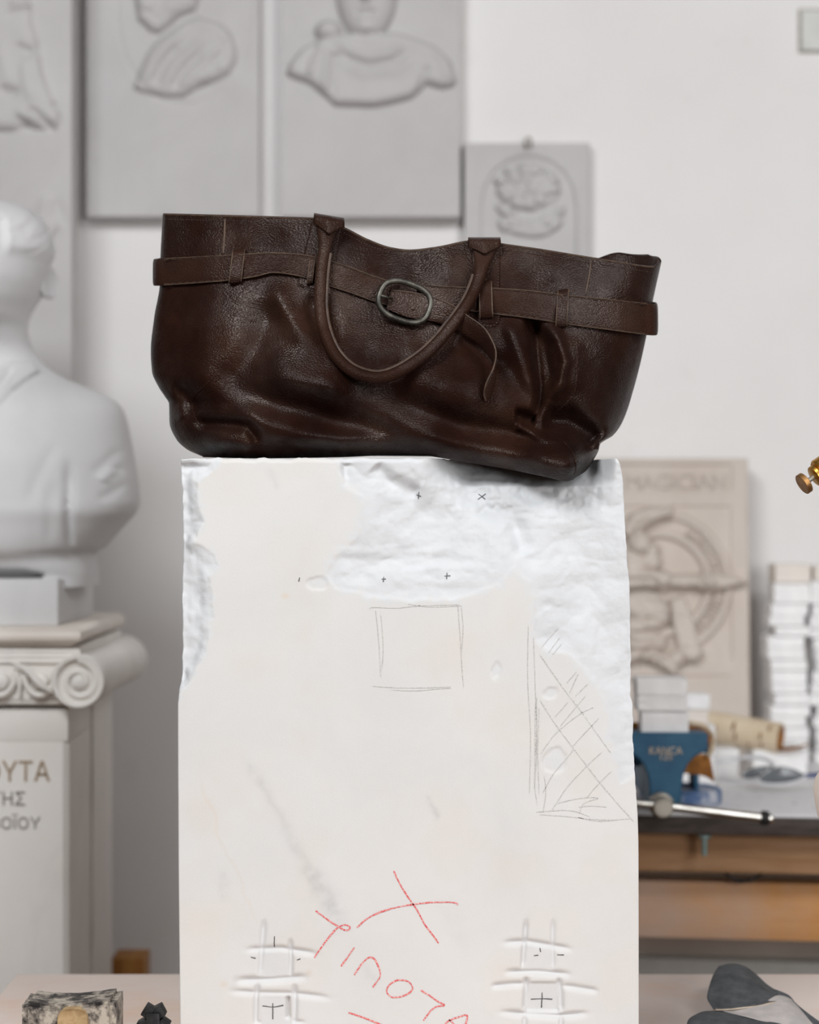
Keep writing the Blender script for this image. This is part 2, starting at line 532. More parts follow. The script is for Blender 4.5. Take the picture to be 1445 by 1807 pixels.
M['incised'] = simple('brown_paint_letters', (150, 124, 98), (172, 148, 122), 80, 0.7)
M['incised_grey'] = simple('grey_paint_letters', (126, 118, 112), (150, 142, 136), 80, 0.7)
M['plate'] = simple('aged_cover_plate', (206, 206, 202), (216, 216, 212), 30, 0.5)
M['plate_gap'] = simple('grimy_plate_edge', (150, 144, 134), (190, 186, 178), 90, 0.8)
M['beige'] = simple('beige_plaster', (206, 192, 180), (220, 208, 198), 30, 0.7)
M['cable'] = simple('black_cable', (34, 32, 32), (48, 46, 44), 40, 0.5)

# ------------------------------------------------------------------ room shell
WALL = 3.50
TABLE_Z = 0.768
BENCH_Z = 0.89
struct(MB().box(-2.6, 2.6, WALL, WALL+0.12, 0, 3.1).build('wall_back', M['wall'], None, False))
struct(MB().box(-2.72, -2.6, -2.5, WALL, 0, 3.1).build('wall_left', M['wall_dark'], None, False))
struct(MB().box(-2.72, 2.72, -2.62, -2.5, 0, 3.1).build('wall_front', M['wall_dark'], None, False))
struct(MB().box(2.6, 2.72, -2.5, WALL, 0, 3.1).build('wall_right', M['wall_dark'], None, False))
struct(MB().box(-2.72, 2.72, -2.62, WALL+0.12, -0.1, 0).build('floor', M['floor'], None, False))
struct(MB().box(-2.72, 2.72, -2.62, WALL+0.12, 3.1, 3.2).build('ceiling', M['ceiling'], None, False))

# ------------------------------------------------------------------ work table the block stands on
tab = thing('work_table', 'dusty pale plywood work table carrying the marble block', 'table', (0.12, 1.9, 0))
MB().box(-0.452, 0.70, 1.45, 2.35, TABLE_Z-0.03, TABLE_Z, bev=0.002).build('tabletop', M['table_wood'], tab, True)
for y in (1.50, 2.27): MB().box(-0.40, 0.65, y, y+.03, TABLE_Z-0.12, TABLE_Z-0.03).build('apron', M['handle_wood'], tab, False)
for x in (-0.40, 0.59):
    for y in (1.50, 2.24):
        MB().box(x, x+0.06, y, y+0.06, 0, TABLE_Z-0.03, bev=0.003).build('leg', M['handle_wood'], tab)

# ------------------------------------------------------------------ marble block
BD = 2.0        # distance of the front face
K = F/BD        # pixels per metre on that face
BLK_L = ([805, 815, 880, 960, 1050, 1120, 1190, 1222, 1245, 1500, 1807, 1900],
         [320, 318, 321, 322, 320, 321, 320, 316, 314, 315, 318, 319])
BLK_R = ([805, 818, 850, 960, 1060, 1180, 1225, 1240, 1300, 1370, 1440, 1500, 1807, 1900],
         [1088, 1094, 1100, 1105, 1112, 1114, 1113, 1116, 1117, 1120, 1125, 1126.5, 1127, 1127])
CHIP_A = [(592, 800), (600, 838), (612, 862), (640, 880), (628, 940), (588, 985), (566, 1015), (590, 1042), (650, 1056),
          (720, 1066), (800, 1062), (868, 1045), (905, 1008), (928, 1030), (938, 1075), (940, 1130), (958, 1152), (1005, 1162),
          (1045, 1200), (1064, 1250), (1070, 1300), (1082, 1350), (1094, 1388), (1112, 1380), (1145, 1372), (1145, 800)]
CHIP_B = [(300, 800), (388, 806), (374, 828), (350, 850), (353, 905), (360, 918), (347, 955), (382, 978), (390, 1000), (368, 1020),
          (376, 1065), (384, 1090), (368, 1110), (366, 1150), (340, 1190), (328, 1215), (312, 1240), (300, 1240)]

GROOVES = [  # sawn chisel cuts round the two bolt pockets: (points, half width px, depth m)
    ([(431, 1676), (495, 1674), (563, 1684)], 5, .0030), ([(412, 1731), (480, 1729), (546, 1724)], 6, .0036),
    ([(400, 1749), (455, 1753), (520, 1754), (588, 1762)], 5, .0026), ([(444, 1805), (541, 1804)], 4, .0030),
    ([(466, 1620), (462, 1670), (459, 1730)], 5, .0026), ([(512, 1655), (513, 1690), (512, 1728)], 4, .0034),
    ([(454, 1731), (452, 1760), (451, 1812)], 5, .0034), ([(519, 1734), (520, 1765), (519, 1812)], 5, .0034),
    ([(885, 1664), (930, 1662), (1012, 1676)], 5, .0030), ([(887, 1716), (950, 1715), (1010, 1720)], 5, .0034),
    ([(865, 1741), (905, 1737), (930, 1737)], 5, .0030), ([(988, 1740), (1010, 1742), (1058, 1750)], 5, .0028),
    ([(878, 1786), (930, 1790), (985, 1793), (1043, 1788)], 5, .0036),
    ([(929, 1620), (925, 1670), (922, 1716)], 4, .0034), ([(976, 1620), (975, 1670), (976, 1716)], 4, .0022),
    ([(928, 1722), (929, 1750), (926, 1788)], 5, .0046), ([(985, 1724), (989, 1750), (990, 1788)], 5, .0044),
    ([(926, 1792), (925, 1830)], 4, .003), ([(990, 1792), (991, 1830)], 4, .003),
]

def block_fields(X, Y):
    wx = X + 9*fbm(X/26, Y/26, 3, 5); wy = Y + 9*fbm(X/26, Y/26, 3, 9)
    sa = sdf(wx, wy, CHIP_A); sb = sdf(wx, wy, CHIP_B)
    spots = [(875, 1184, 9, 16), (978, 1344, 20, 26), (975, 1222, 16, 12), (560, 1030, 18, 12)]
    ss = np.full(X.shape, -99.0)
    for cx, cy, rx, ry in spots:
        ss = np.maximum(ss, (1-np.hypot((wx-cx)/rx, (wy-cy)/ry))*min(rx, ry))
    chip = np.maximum(np.maximum(smooth01(sa/26+.42+.8*fbm(X/11, Y/11, 3, 151)), smooth01(sb/18+.42+.8*fbm(X/11, Y/11, 3, 153))), smooth01(ss/16+.3+.6*fbm(X/9, Y/9, 2, 155))*0.6)
    D = np.zeros(X.shape)
    # big broken face, upper right: hollows of several sizes, deeper towards the top and the right edge
    ina = np.clip(sa, 0, None)
    base = 0.0009*smooth01(ina/10) + 0.010*smooth01(ina/120)
    rough = 0.0050*fbm(X/80, Y/60, 2, 21) + 0.0018*ridged(X/60, Y/44, 2, 31) + 0.0007*fbm(X/14, Y/11, 3, 41)
    D += np.where(sa > 0, np.maximum(base + smooth01(ina/40)*rough, 0.0004*smooth01(ina/6)), 0)
    D += smooth01(ina/12)*ridge(X, Y, [(820, 812), (835, 860), (855, 895), (905, 915), (930, 980)], 18, .008, .1)
    D += smooth01(ina/12)*ridge(X, Y, [(660, 820), (690, 850), (740, 870)], 14, .006, .1)+smooth01(ina/12)*ridge(X, Y, [(610, 815), (608, 840), (600, 865)], 9, .004, .1)
    # flat raised island with the crosses at the pocket over the chisel bands
    band = np.exp(-((Y-1000)/36)**2)*smooth01((X-570)/40)*smooth01((880-X)/60)
    D += band*0.0008*np.sin((Y + 16*fbm(X/90, Y/40, 3, 77))/4.6)*smooth01(.6+1.6*fbm(X/45, Y/25, 2, 79))
    # chipped left edge
    inb = np.clip(sb, 0, None)
    D += np.where(sb > 0, 0.0008*smooth01(inb/6) + smooth01(inb/24)*(0.008*smooth01((390-X)/70)
                  + 0.0042*fbm(X/26, Y/34, 2, 61) + .0014*ridged(X/24, Y/34, 2, 63)), 0)
    D += smooth01(ss/6+.3)*0.0012
    # the sagging bag corner lies in this hollow under the top edge
    top = smooth01((X-735)/110)*smooth01((1090-X)/45)
    deep = np.clip((858-Y)/46, 0, 1)*(0.050+0.012*smooth01((X-985)/30))
    D += top*(0.018*smooth01((915-Y)/70) + deep + (0.004*fbm(X/22, Y/18, 3, 161)+0.003*ridged(X/30, Y/24, 2, 163))*smooth01((930-Y)/40))
    D += 0.0025*smooth01((815-Y)/8)*(1-top)
    # sawn face: nearly flat
    D += (1-chip)*0.00018*fbm(X/40, Y/90, 3, 91)
    mor = np.zeros(X.shape)
    for pts, w, dep in GROOVES:
        g = ridge(X, Y, pts, w, dep, .22)
        D = np.maximum(D, D*0.5 + g*1.2); mor = np.maximum(mor, np.clip(g/dep, 0, 1))
    for cx, cy, hx, hy, dp in ((487, 1790, 28, 34, .004), (957, 1760, 30, 27, .006), (486, 1702, 24, 24, .0022), (950, 1690, 25, 23, .0018)):
        m = smooth01((hx-np.abs(X-cx))/5+.5)*smooth01((hy-np.abs(Y-cy))/5+.5)
        D = np.maximum(D, m*dp*(0.75+0.35*(Y-cy)/hy)); mor = np.maximum(mor, m*0.75)
    D += ridge(X, Y, [(508, 1759), (508, 1800)], 3.5, .006, .1)
    chip = np.clip(np.maximum(chip, mor*0.6), 0, 1)
    vein = np.zeros(X.shape)
    vx = X+10*fbm(X/30, Y/30, 3, 111); vy = Y+10*fbm(X/30, Y/30, 3, 113)
    for pts, w, a in (([(425, 1330), (470, 1395), (520, 1490), (560, 1560)], 9, .34), ([(535, 1515), (575, 1580), (612, 1650)], 17, .55),
                      ([(745, 1402), (760, 1420), (778, 1452)], 6, .45), ([(388, 1530), (394, 1560), (392, 1600)], 8, .32),
                      ([(925, 1330), (960, 1350)], 9, .1), ([(775, 1575), (800, 1620), (830, 1700)], 14, .15),
                      ([(470, 820), (490, 870)], 7, .22), ([(640, 1700), (668, 1745)], 10, .22), ([(420, 1713), (410, 1745)], 5, .25)):
        vein += ridge(vx, vy, pts, w, a, .3)
    vein = np.clip(vein*(0.75+0.9*fbm(X/14, Y/14, 3, 131)), 0, .8)
    warm = ridge(vx, vy, [(352, 1370), (395, 1490), (430, 1580), (455, 1630)], 3, .16, .1) + bump(X, Y, 503, 1052, 7, 5, .5) \
        + bump(X, Y, 405, 862, 50, 30, .12) + bump(X, Y, 790, 1130, 70, 50, .10) + ridge(X, Y, [(512, 1762), (511, 1798)], 3, .7, .1) \
        + bump(X, Y, 545, 1716, 5, 5, .4) + bump(X, Y, 395, 1737, 6, 5, .4) + np.clip(0.25*fbm(X/90, Y/90, 3, 141), 0, .2)
    return D, chip, np.clip(vein, 0, 1), np.clip(warm, 0, 1)*(1-chip)

blk = thing('marble_block', 'tall white marble block with chipped upper corner and red crayon writing', 'stone block', (0, 2.14, TABLE_Z))
NX, NY = 340, 440
BOT = 903.5 + (CZ-TABLE_Z)*K
ys = np.linspace(808, BOT, NY); us = np.linspace(0, 1, NX)
Lx = sp(ys, *BLK_L) + 1.2*fbm(ys/14, ys*0, 3, 3)*(ys < 1240); Rx = sp(ys, *BLK_R) + 1.5*fbm(ys/14, ys*0+5, 3, 4)*(ys < 1400)
PXg = Lx[:, None]*(1-us) + Rx[:, None]*us
PYg = np.repeat(ys[:, None], NX, 1)
topjag = 3.0*fbm(PXg[0]/16, PXg[0]*0, 3, 17) + 1.0
Dg, chip, vein, warm = block_fields(PXg, PYg)
PYg = PYg + (topjag[None, :])*smooth01((840-PYg)/32)
V = np.stack([(PXg-CX)/K, BD+Dg, CZ-(PYg-CY)/K], -1).reshape(-1, 3)
DEP = 2.285
# sides and top: the border of the face carried back with a rough surface
border = [(0, j) for j in range(NX)] + [(i, NX-1) for i in range(1, NY)] + [(NY-1, j) for j in range(NX-2, -1, -1)] + [(i, 0) for i in range(NY-2, 0, -1)]
bi = np.array([i*NX+j for i, j in border])
fr = V[bi]; rings = []; nr_ = 28
cxb = 0.0
for k in range(1, nr_+1):
    u = k/nr_
    q = fr.copy(); q[:, 1] = fr[:, 1]*(1-u) + DEP*u
    out = np.sign(q[:, 0])*(np.abs(q[:, 0]) > 0.2)
    amp = 0.004*np.sin(math.pi*u)
    q[:, 0] += out*(amp*fbm(q[:, 1]*60, q[:, 2]*60, 3, 8) - 0.004*u)
    rings.append(q)
Vall = np.vstack([V]+rings)
fcs = quads(NY, NX, flip=True).tolist()
nb = len(bi); off0 = NX*NY
prev = bi
for k in range(nr_):
    cur = off0+k*nb+np.arange(nb)
    for a in range(nb):
        b = (a+1) % nb
        fcs.append([int(prev[a]), int(cur[a]), int(cur[b]), int(prev[b])])
    prev = cur
fcs.append([int(i) for i in prev[::-1]])
pad = lambda a, v: np.r_[a.ravel(), np.full(nr_*nb, v)]
blk_body = mesh('stone', Vall, fcs, M['block'], blk, True, {'chip': pad(chip, 0.85), 'vein': pad(vein, 0.), 'warm': pad(warm, 0.)})

def marks(name, strokes, w, mat, lift=0.0004, jit=0.6):
    mb = MB()
    for s_ in strokes:
        ln = np.sum(np.linalg.norm(np.diff(np.asarray(s_, float), axis=0), axis=1))
        n = max(6, int(ln/3))
        p = cr(s_, n)
        p[:, 0] += jit*vnoise(p[:, 0]/4, p[:, 1]/4, 3); p[:, 1] += jit*vnoise(p[:, 1]/4, p[:, 0]/4, 5)
        t = np.gradient(p, axis=0); t /= np.linalg.norm(t, axis=1)[:, None]+1e-9
        nn = np.stack([-t[:, 1], t[:, 0]], 1)
        ww = (w*(0.75+0.5*np.abs(vnoise(np.arange(n)/5, np.zeros(n)+len(s_), 2)+.5)))[:, None]/2
        a = p+nn*ww; b = p-nn*ww
        vs = []
        for q in (a, b):
            d = BD+block_fields(q[:, 0], q[:, 1])[0]-lift
            vs.append(np.stack([(q[:, 0]-CX)/K, d, CZ-(q[:, 1]-CY)/K], 1))
        mb.add(np.vstack(vs), [[i, i+1, n+i+1, n+i] for i in range(n-1)])
    return mb.build(name, mat, blk, True)

marks('crayon_writing', [
    [(695, 1537), (703, 1555), (716, 1577), (735, 1605), (750, 1632), (765, 1652), (774, 1664)],
    [(630, 1637), (645, 1623), (670, 1610), (700, 1601), (735, 1595), (770, 1592), (803, 1593), (807, 1597)],
    [(557, 1607), (577, 1622), (597, 1635), (607, 1641), (615, 1641), (617, 1635), (608, 1632), (597, 1636), (585, 1648), (572, 1665), (560, 1682), (555, 1690)],
    [(625, 1672), (612, 1691), (602, 1705)],
    [(625, 1720), (636, 1704), (648, 1691), (659, 1691), (668, 1706), (671, 1722), (664, 1733), (658, 1742)],
    [(703, 1729), (690, 1735), (682, 1748), (690, 1759), (706, 1759), (722, 1752), (728, 1743), (720, 1732), (703, 1729)],
    [(742, 1747), (758, 1757), (772, 1767), (784, 1774), (768, 1777), (757, 1787), (747, 1801)],
    [(785, 1806), (797, 1799), (812, 1794), (824, 1792), (822, 1807), (818, 1820)], [(792, 1799), (808, 1812), (820, 1808)],
    [(615, 1787), (640, 1795), (672, 1808), (690, 1816)]], 2.6, M['crayon'])
marks('pencil_sketch', [
    [(653, 1076), (656, 1072), (700, 1073), (740, 1069), (810, 1067)], [(720, 1066), (760, 1071), (815, 1069)],
    [(663, 1078), (668, 1130), (671, 1180), (672, 1194)], [(672, 1085), (676, 1140), (674, 1180)],
    [(808, 1070), (812, 1130), (815, 1180), (818, 1212)], [(814, 1072), (817, 1110), (814, 1150)],
    [(658, 1211), (720, 1214), (795, 1212)], [(690, 1217), (730, 1219), (770, 1216), (796, 1214)],
    [(932, 1105), (931, 1200), (936, 1300), (934, 1400)], [(941, 1125), (944, 1200), (946, 1300), (943, 1380), (948, 1420)],
    [(947, 1230), (947, 1330), (943, 1390)], [(951, 1250), (949, 1330), (951, 1400)], [(960, 1370), (963, 1400), (958, 1434)],
    [(954, 1145), (968, 1128), (985, 1110)], [(968, 1151), (988, 1126)], [(975, 1155), (992, 1136)],
    [(979, 1265), (1002, 1239)], [(989, 1281), (1010, 1255), (1033, 1228)], [(953, 1331), (980, 1295), (1020, 1262), (1047, 1248)],
    [(1011, 1316), (1035, 1290), (1056, 1268)], [(958, 1399), (975, 1368), (1000, 1338), (1012, 1322)],
    [(974, 1429), (1000, 1390), (1035, 1352), (1061, 1328)], [(1035, 1408), (1050, 1390), (1078, 1361)],
    [(1005, 1222), (1020, 1190)], [(1015, 1228), (1037, 1207)], [(1000, 1205), (1017, 1186)],
    [(984, 1418), (1010, 1411), (1040, 1407), (1055, 1408)], [(1021, 1424), (1045, 1422), (1070, 1424)], [(1022, 1436), (1030, 1418), (1055, 1409)],
    [(946, 1433), (990, 1430), (1015, 1432), (1040, 1441)], [(952, 1437), (1000, 1441), (1050, 1446), (1087, 1447)],
    [(1020, 1443), (1060, 1449), (1112, 1444)]], 1.0, M['pencil'])
marks('pencil_diagonals', [[(953, 1156), (990, 1209), (1030, 1262), (1077, 1328)], [(953, 1236), (980, 1278), (1010, 1318), (1060, 1383), (1118, 1450)],
                           [(945, 1240), (944, 1340)]], 1.8, M['pencil'])
for cross in ([[(846, 871), (858, 881)], [(845, 881), (859, 871)]], [[(735, 873), (743, 876)], [(739, 868), (738, 880)]], [[(789, 1011), (788, 1022)], [(784, 1017), (795, 1016)]],
              [[(677, 1018), (676, 1027)], [(673, 1022), (681, 1022)]], [[(463, 1776), (481, 1778), (500, 1775)], [(481, 1771), (481, 1800)]],
              [[(937, 1765), (957, 1764.5), (975, 1765)], [(957, 1753), (956, 1781)]]):
    marks('pencil_cross', cross, 1.7, M['pencil_dark'])
for tick in ([(529, 1019), (527, 1026)], [(484, 1652), (484, 1672)], [(443, 1689), (451, 1691)], [(524, 1694), (530, 1692)], [(953, 1673), (954, 1680)], [(983, 1685), (995, 1685)], [(942, 1687), (950, 1686)]):
    marks('pencil_tick', [tick], 1.7, M['pencil_dark'])

# ------------------------------------------------------------------ leather bag
DC = 2.095          # depth of the bag's middle plane
BAG_L = ([378, 455, 500, 560, 620, 655, 685, 700, 712, 745, 775, 793, 806],
         [287, 283, 282, 272, 266, 268, 281, 291, 298, 299, 311, 330, 358])
BAG_R = ([462, 540, 600, 690, 745, 768, 784, 795, 812, 830, 845],
         [1167, 1150, 1139, 1117, 1098, 1082, 1059, 1056, 1047, 1035, 1012])
BAG_T = ([287, 400, 500, 555, 605, 650, 690, 722, 770, 820, 845, 880, 950, 1050, 1100, 1130, 1152, 1167],
         [378, 381, 384, 386, 402, 424, 438, 442, 437, 427, 424, 430, 440, 456, 463.5, 469, 471, 462])
BAG_B = ([358, 450, 600, 700, 745, 800, 900, 960, 1000, 1012],
         [807, 809, 807, 803, 804, 812, 829, 841, 849, 846])
# folds: (polyline, half width px, height m, + = towards the viewer)
FOLDS = [
    ([(478, 500), (500, 540), (525, 580), (555, 620)], 20, .010, .3),
    ([(462, 525), (472, 570), (448, 625), (412, 675), (392, 700)], 30, -.012, .3),
    ([(540, 515), (565, 560), (600, 610)], 20, -.006, .3),
    ([(470, 650), (530, 668), (585, 690), (625, 712)], 26, .009, .3),
    ([(610, 640), (585, 672), (578, 700)], 20, .006, .3),
    ([(395, 690), (450, 700), (520, 720), (600, 742), (700, 770), (780, 785)], 24, -.011, .25),
    ([(400, 732), (450, 738), (495, 757), (570, 774), (660, 787)], 26, .011, .25),
    ([(340, 745), (390, 748), (435, 752), (462, 785)], 11, -.013, .2),
    ([(358, 790), (400, 780), (450, 795)], 13, .008, .25),
    ([(660, 692), (740, 722), (820, 752), (900, 766), (975, 776)], 23, -.010, .25),
    ([(700, 640), (760, 670), (830, 690), (880, 700)], 36, .010, .3),
    ([(680, 748), (760, 780), (850, 798), (930, 805), (990, 802)], 26, .012, .2),
    ([(805, 595), (850, 618), (900, 655)], 16, -.007, .3),
    ([(893, 560), (905, 600), (925, 650), (940, 700)], 16, .011, .25),
    ([(930, 555), (942, 600), (950, 650), (953, 700), (945, 740)], 9, -.020, .2),
    ([(962, 565), (985, 600), (997, 640), (990, 675), (970, 705)], 12, .014, .25),
    ([(938, 560), (958, 610), (968, 660), (962, 700)], 9, -.012, .25),
    ([(905, 735), (928, 738), (945, 742)], 12, -.016, .15),
    ([(955, 740), (1000, 742), (1035, 765), (1055, 785)], 22, -.028, .2),
    ([(912, 725), (915, 755), (950, 772), (990, 780)], 9, .009, .25),
    ([(1010, 590), (1020, 650), (1010, 700)], 16, .006, .3),
    ([(650, 600), (700, 612), (745, 600)], 40, .005, .3),
    ([(300, 690), (330, 700), (350, 730)], 16, -.010, .3), ([(300, 720), (318, 745)], 14, .006, .3),
]

def bag_folds(px, py):
    r = np.zeros(np.shape(px))
    wx = px+6*fbm(px/60, py/60, 2, 205); wy = py+6*fbm(px/60, py/60, 2, 207)
    for pts, w, a, tp in FOLDS: r = r + ridge(wx, wy, pts, w, a, tp)
    r = r + bump(px, py, 730, 470, 26, 34, -.006) + bump(px, py, 790, 468, 22, 34, .004) + bump(px, py, 660, 450, 26, 34, .004)
    r = r + bump(px, py, 470, 430, 40, 30, .004) + bump(px, py, 980, 478, 22, 26, .004) + bump(px, py, 930, 482, 20, 26, -.003)
    r = r + bump(px, py, 555, 655, 115, 62, .015) + bump(px, py, 780, 705, 115, 48, .009)
    r = r + 0.0022*fbm(px/55, py/55, 3, 211)*smooth01((py-490)/60)
    r = r + bump(px, py, 985, 822, 75, 34, .020) + bump(px, py, 860, 818, 90, 26, .006)
    return r

def bag_hw(s, t):
    H = sp(t, [0, .1, .25, .45, .65, .8, 1], [.080, .093, .094, .086, .074, .063, .046])
    pr = sp(s, [0, .005, .02, .06, .12, .2, .35, .65, .80, .88, .94, .98, .995, 1], [0, .14, .28, .50, .79, .95, 1, 1, .96, .87, .67, .37, .16, 0])
    q = np.sqrt(np.clip(1-(1-np.clip(t/.10, 0, 1))**2, 0, 1))
    rt = 1 + 0.55*smooth01((s-.8)/.2)*smooth01((t-.7)/.3)
    k = 0.52+0.26*smooth01((s-.45)/.2)
    return H*pr*(k+(1-k)*q)*rt

def bag_sway(s, t):
    return .062*smooth01((s-.80)/.17)*smooth01((.26-t)/.22)

def bag_px(s, t):
    yl = BAG_B[1][0]+(378-BAG_B[1][0])*t; yr = 846+(462-846)*t
    L = sp(yl, *BAG_L); R = sp(yr, *BAG_R)
    px = L+(R-L)*s
    T = sp(287+880*s, *BAG_T); B = sp(358+654*s, *BAG_B)
    return px, B+(T-B)*t

def bag_front(s, t, off=0.0, fold=1.0):
    px, py = bag_px(s, t)
    fade = smooth01(s/.05)*smooth01((1-s)/.04)
    d = DC - bag_hw(s, t) - bag_sway(s, t) - fold*fade*bag_folds(px, py) - off
    return px, py, d

def bag_d(px, py, off=0.0, fold=1.0):
    px = np.asarray(px, float); py = np.asarray(py, float)
    t = np.full(px.shape, .5); s = (px-287)/880
    for _ in range(14):
        yl = BAG_B[1][0]+(378-BAG_B[1][0])*t; yr = 846+(462-846)*t
        L = sp(yl, *BAG_L); R = sp(yr, *BAG_R)
        s = np.clip((px-L)/(R-L), 0, 1)
        T = sp(287+880*s, *BAG_T); B = sp(358+654*s, *BAG_B)
        t = np.clip(.5*t+.5*(py-B)/(T-B), 0, 1)
    fade = smooth01(s/.05)*smooth01((1-s)/.04)
    return DC - bag_hw(s, t) - bag_sway(s, t) - fold*fade*bag_folds(px, py) - off

def toW(px, py, d, ref=None):
    dd = np.minimum(d, DC) if ref is None else ref
    return np.stack([(px-CX)/F*dd, d, CZ-(py-CY)/F*dd], -1)

bag = thing('leather_tote_bag', 'slouchy dark brown leather tote bag with buckled belt standing on the marble block', 'bag', tuple(P(690, 806, 2.1)))
NF, NB_, NT_ = 360, 100, 220
tt = np.linspace(0, 1, NT_)**1.1
phf = np.linspace(0, math.pi, NF)
sf = (1-np.cos(phf))/2*0.6 + phf/math.pi*0.4
sb_ = (1-np.cos(np.linspace(math.pi, 2*math.pi, NB_+2)[1:-1]))/2
rows = []
for t in tt:
    t_ = np.full(sf.shape, t)
    px, py, d = bag_front(sf, t_)
    fw = toW(px, py, d)
    t2 = np.full(sb_.shape, t)
    px2, py2 = bag_px(sb_, t2)
    bb = sp(358+654*sb_, *BAG_B)
    low = np.clip(bb-803, 0, None)*(1-t)**2           # the back half stays on top of the block
    lift = (25*smooth01((sb_-.85)/.08)*np.sqrt(np.clip((1-sb_)/.02, 0, 1)) - 4*smooth01((.8-sb_)/.1))*smooth01((t-.6)/.4)
    d2 = DC + bag_hw(sb_, t2)*0.85 - bag_sway(sb_, t2)*smooth01((sb_-.93)/.07)
    bk = toW(px2, py2-low-lift, d2, np.full(d2.shape, DC))
    rows.append(np.vstack([fw, bk]))
NR = NF+NB_
# rim rolls over and goes down inside
cen = rows[-1].mean(0)
inner = []
for tq, ins, dz in ((1.0, .0012, .0012), (.995, .0028, 0), (.96, .0045, 0), (.90, .006, 0), (.82, .008, 0), (.74, .010, 0)):
    q = rows[int(np.argmin(np.abs(tt-tq)))].copy()
    mid = DC
    q[:NF, 1] = np.minimum(q[:NF, 1]+ins, np.maximum(mid-.0006, q[:NF, 1]))
    q[NF:, 1] = np.maximum(q[NF:, 1]-ins, np.minimum(mid+.0006, q[NF:, 1]))
    xm = (q[:, 0].min()+q[:, 0].max())/2
    q[:, 0] = xm+(q[:, 0]-xm)*(1-ins*1.1/(q[:, 0].max()-xm))
    q[:, 2] += dz
    inner.append(q)
sole = rows[0].copy()
fr_ = sole[:NF, 1] < DC+.01
sole[:NF, 1] = np.where(fr_, sole[:NF, 1]+.022, sole[:NF, 1])
sole[:, 2] = np.maximum(sole[:, 2], 1.3575)
rows = [sole]+rows
allr = rows+inner
Vb = np.vstack(allr)
fb = []
for i in range(len(allr)-1):
    a = i*NR+np.arange(NR); b = i*NR+(np.arange(NR)+1) % NR
    fb.append(np.stack([a, b, b+NR, a+NR], 1))
fb = np.vstack(fb).tolist()
fb.append(list(range(NR))[::-1]); fb.append([(len(allr)-1)*NR+i for i in range(NR)])
body = mesh('body', Vb, fb, M['leather'], bag, True)

def on_bag(pts, off, n, fold=1.0, smoothd=0):
    p = cr(pts, n)
    d = bag_d(p[:, 0], p[:, 1], off, fold)
    for _ in range(smoothd): d = np.convolve(np.r_[d[0], d, d[-1]], [.25, .5, .25], 'valid')
    return p, d

def seam(name, pts, r, mat, off=0.0, n=80, parent=bag):
    p, d = on_bag(pts, off, n)
    return MB().sweep(toW(p[:, 0], p[:, 1], d), r, 8).build(name, mat, parent)

seam('seam', [(396, 386), (394, 440), (390, 500), (386, 540), (395, 580), (400, 610), (388, 650), (362, 680), (342, 700), (340, 722), (350, 748), (362, 760)], .0008, M['leather_band'], -.0002)
seam('seam', [(1044, 460), (1038, 500), (1028, 540), (1018, 590), (1018, 640), (1014, 690), (998, 712), (975, 730)], .0008, M['leather_band'], -.0002)
seam('seam', [(1014, 838), (1016, 820), (1008, 795), (995, 780)], .0008, M['leather_band'], -.0002, 40)

def stitches(name, pts, off=0.0003, step=5.0, parent=bag, mat=None):
    ln = np.sum(np.linalg.norm(np.diff(np.asarray(pts, float), axis=0), axis=1))
    n = int(ln/step)*4
    p, d = on_bag(pts, off, n)
    W = toW(p[:, 0], p[:, 1], d); mb = MB()
    for i in range(0, n-3, 4): mb.sweep(W[i:i+3], .00055, 6)
    return mb.build(name, mat or M['thread'], parent)
rim = [(x, float(sp(x, *BAG_T))+9) for x in np.linspace(292, 1150, 60)]
stitches('rim_stitching', rim)

# handle patches: stitched leather panels under the handle ends
def patch(name, quad, off, th=.0016, n=24, m=30, mat=None, parent=bag):
    """quad: top-left, top-right, bottom-right, bottom-left in pixels, laid on the bag"""
    q = np.array(quad, float)
    u = np.linspace(0, 1, n)[None, :, None]; v = np.linspace(0, 1, m)[:, None, None]
    g = (q[0]*(1-u)+q[1]*u)*(1-v)+(q[3]*(1-u)+q[2]*u)*v
    d = bag_d(g[..., 0], g[..., 1], off, 1.0)
    e = np.minimum(np.minimum(u[..., 0], 1-u[..., 0])*n, np.minimum(v[..., 0], 1-v[..., 0])*m)
    d = d - th*smooth01(e/1.5)+0.0006
    return mesh(name, toW(g[..., 0], g[..., 1], d).reshape(-1, 3), quads(m, n, flip=True), mat or M['leather'], parent, True)
patch('handle_patch', [(550, 390), (604, 400), (583, 520), (523, 503)], .0012)
patch('handle_patch', [(829, 428), (883, 432), (882, 571), (842, 572)], .0012)
stitches('patch_stitching', [(833, 434), (846, 500), (847, 567), (878, 567), (879, 500), (880, 436)], .0024)
stitches('patch_stitching', [(552, 396), (540, 470), (528, 500), (552, 512)], .0024)
stitches('patch_stitching', [(600, 404), (592, 450), (586, 480)], .0024)

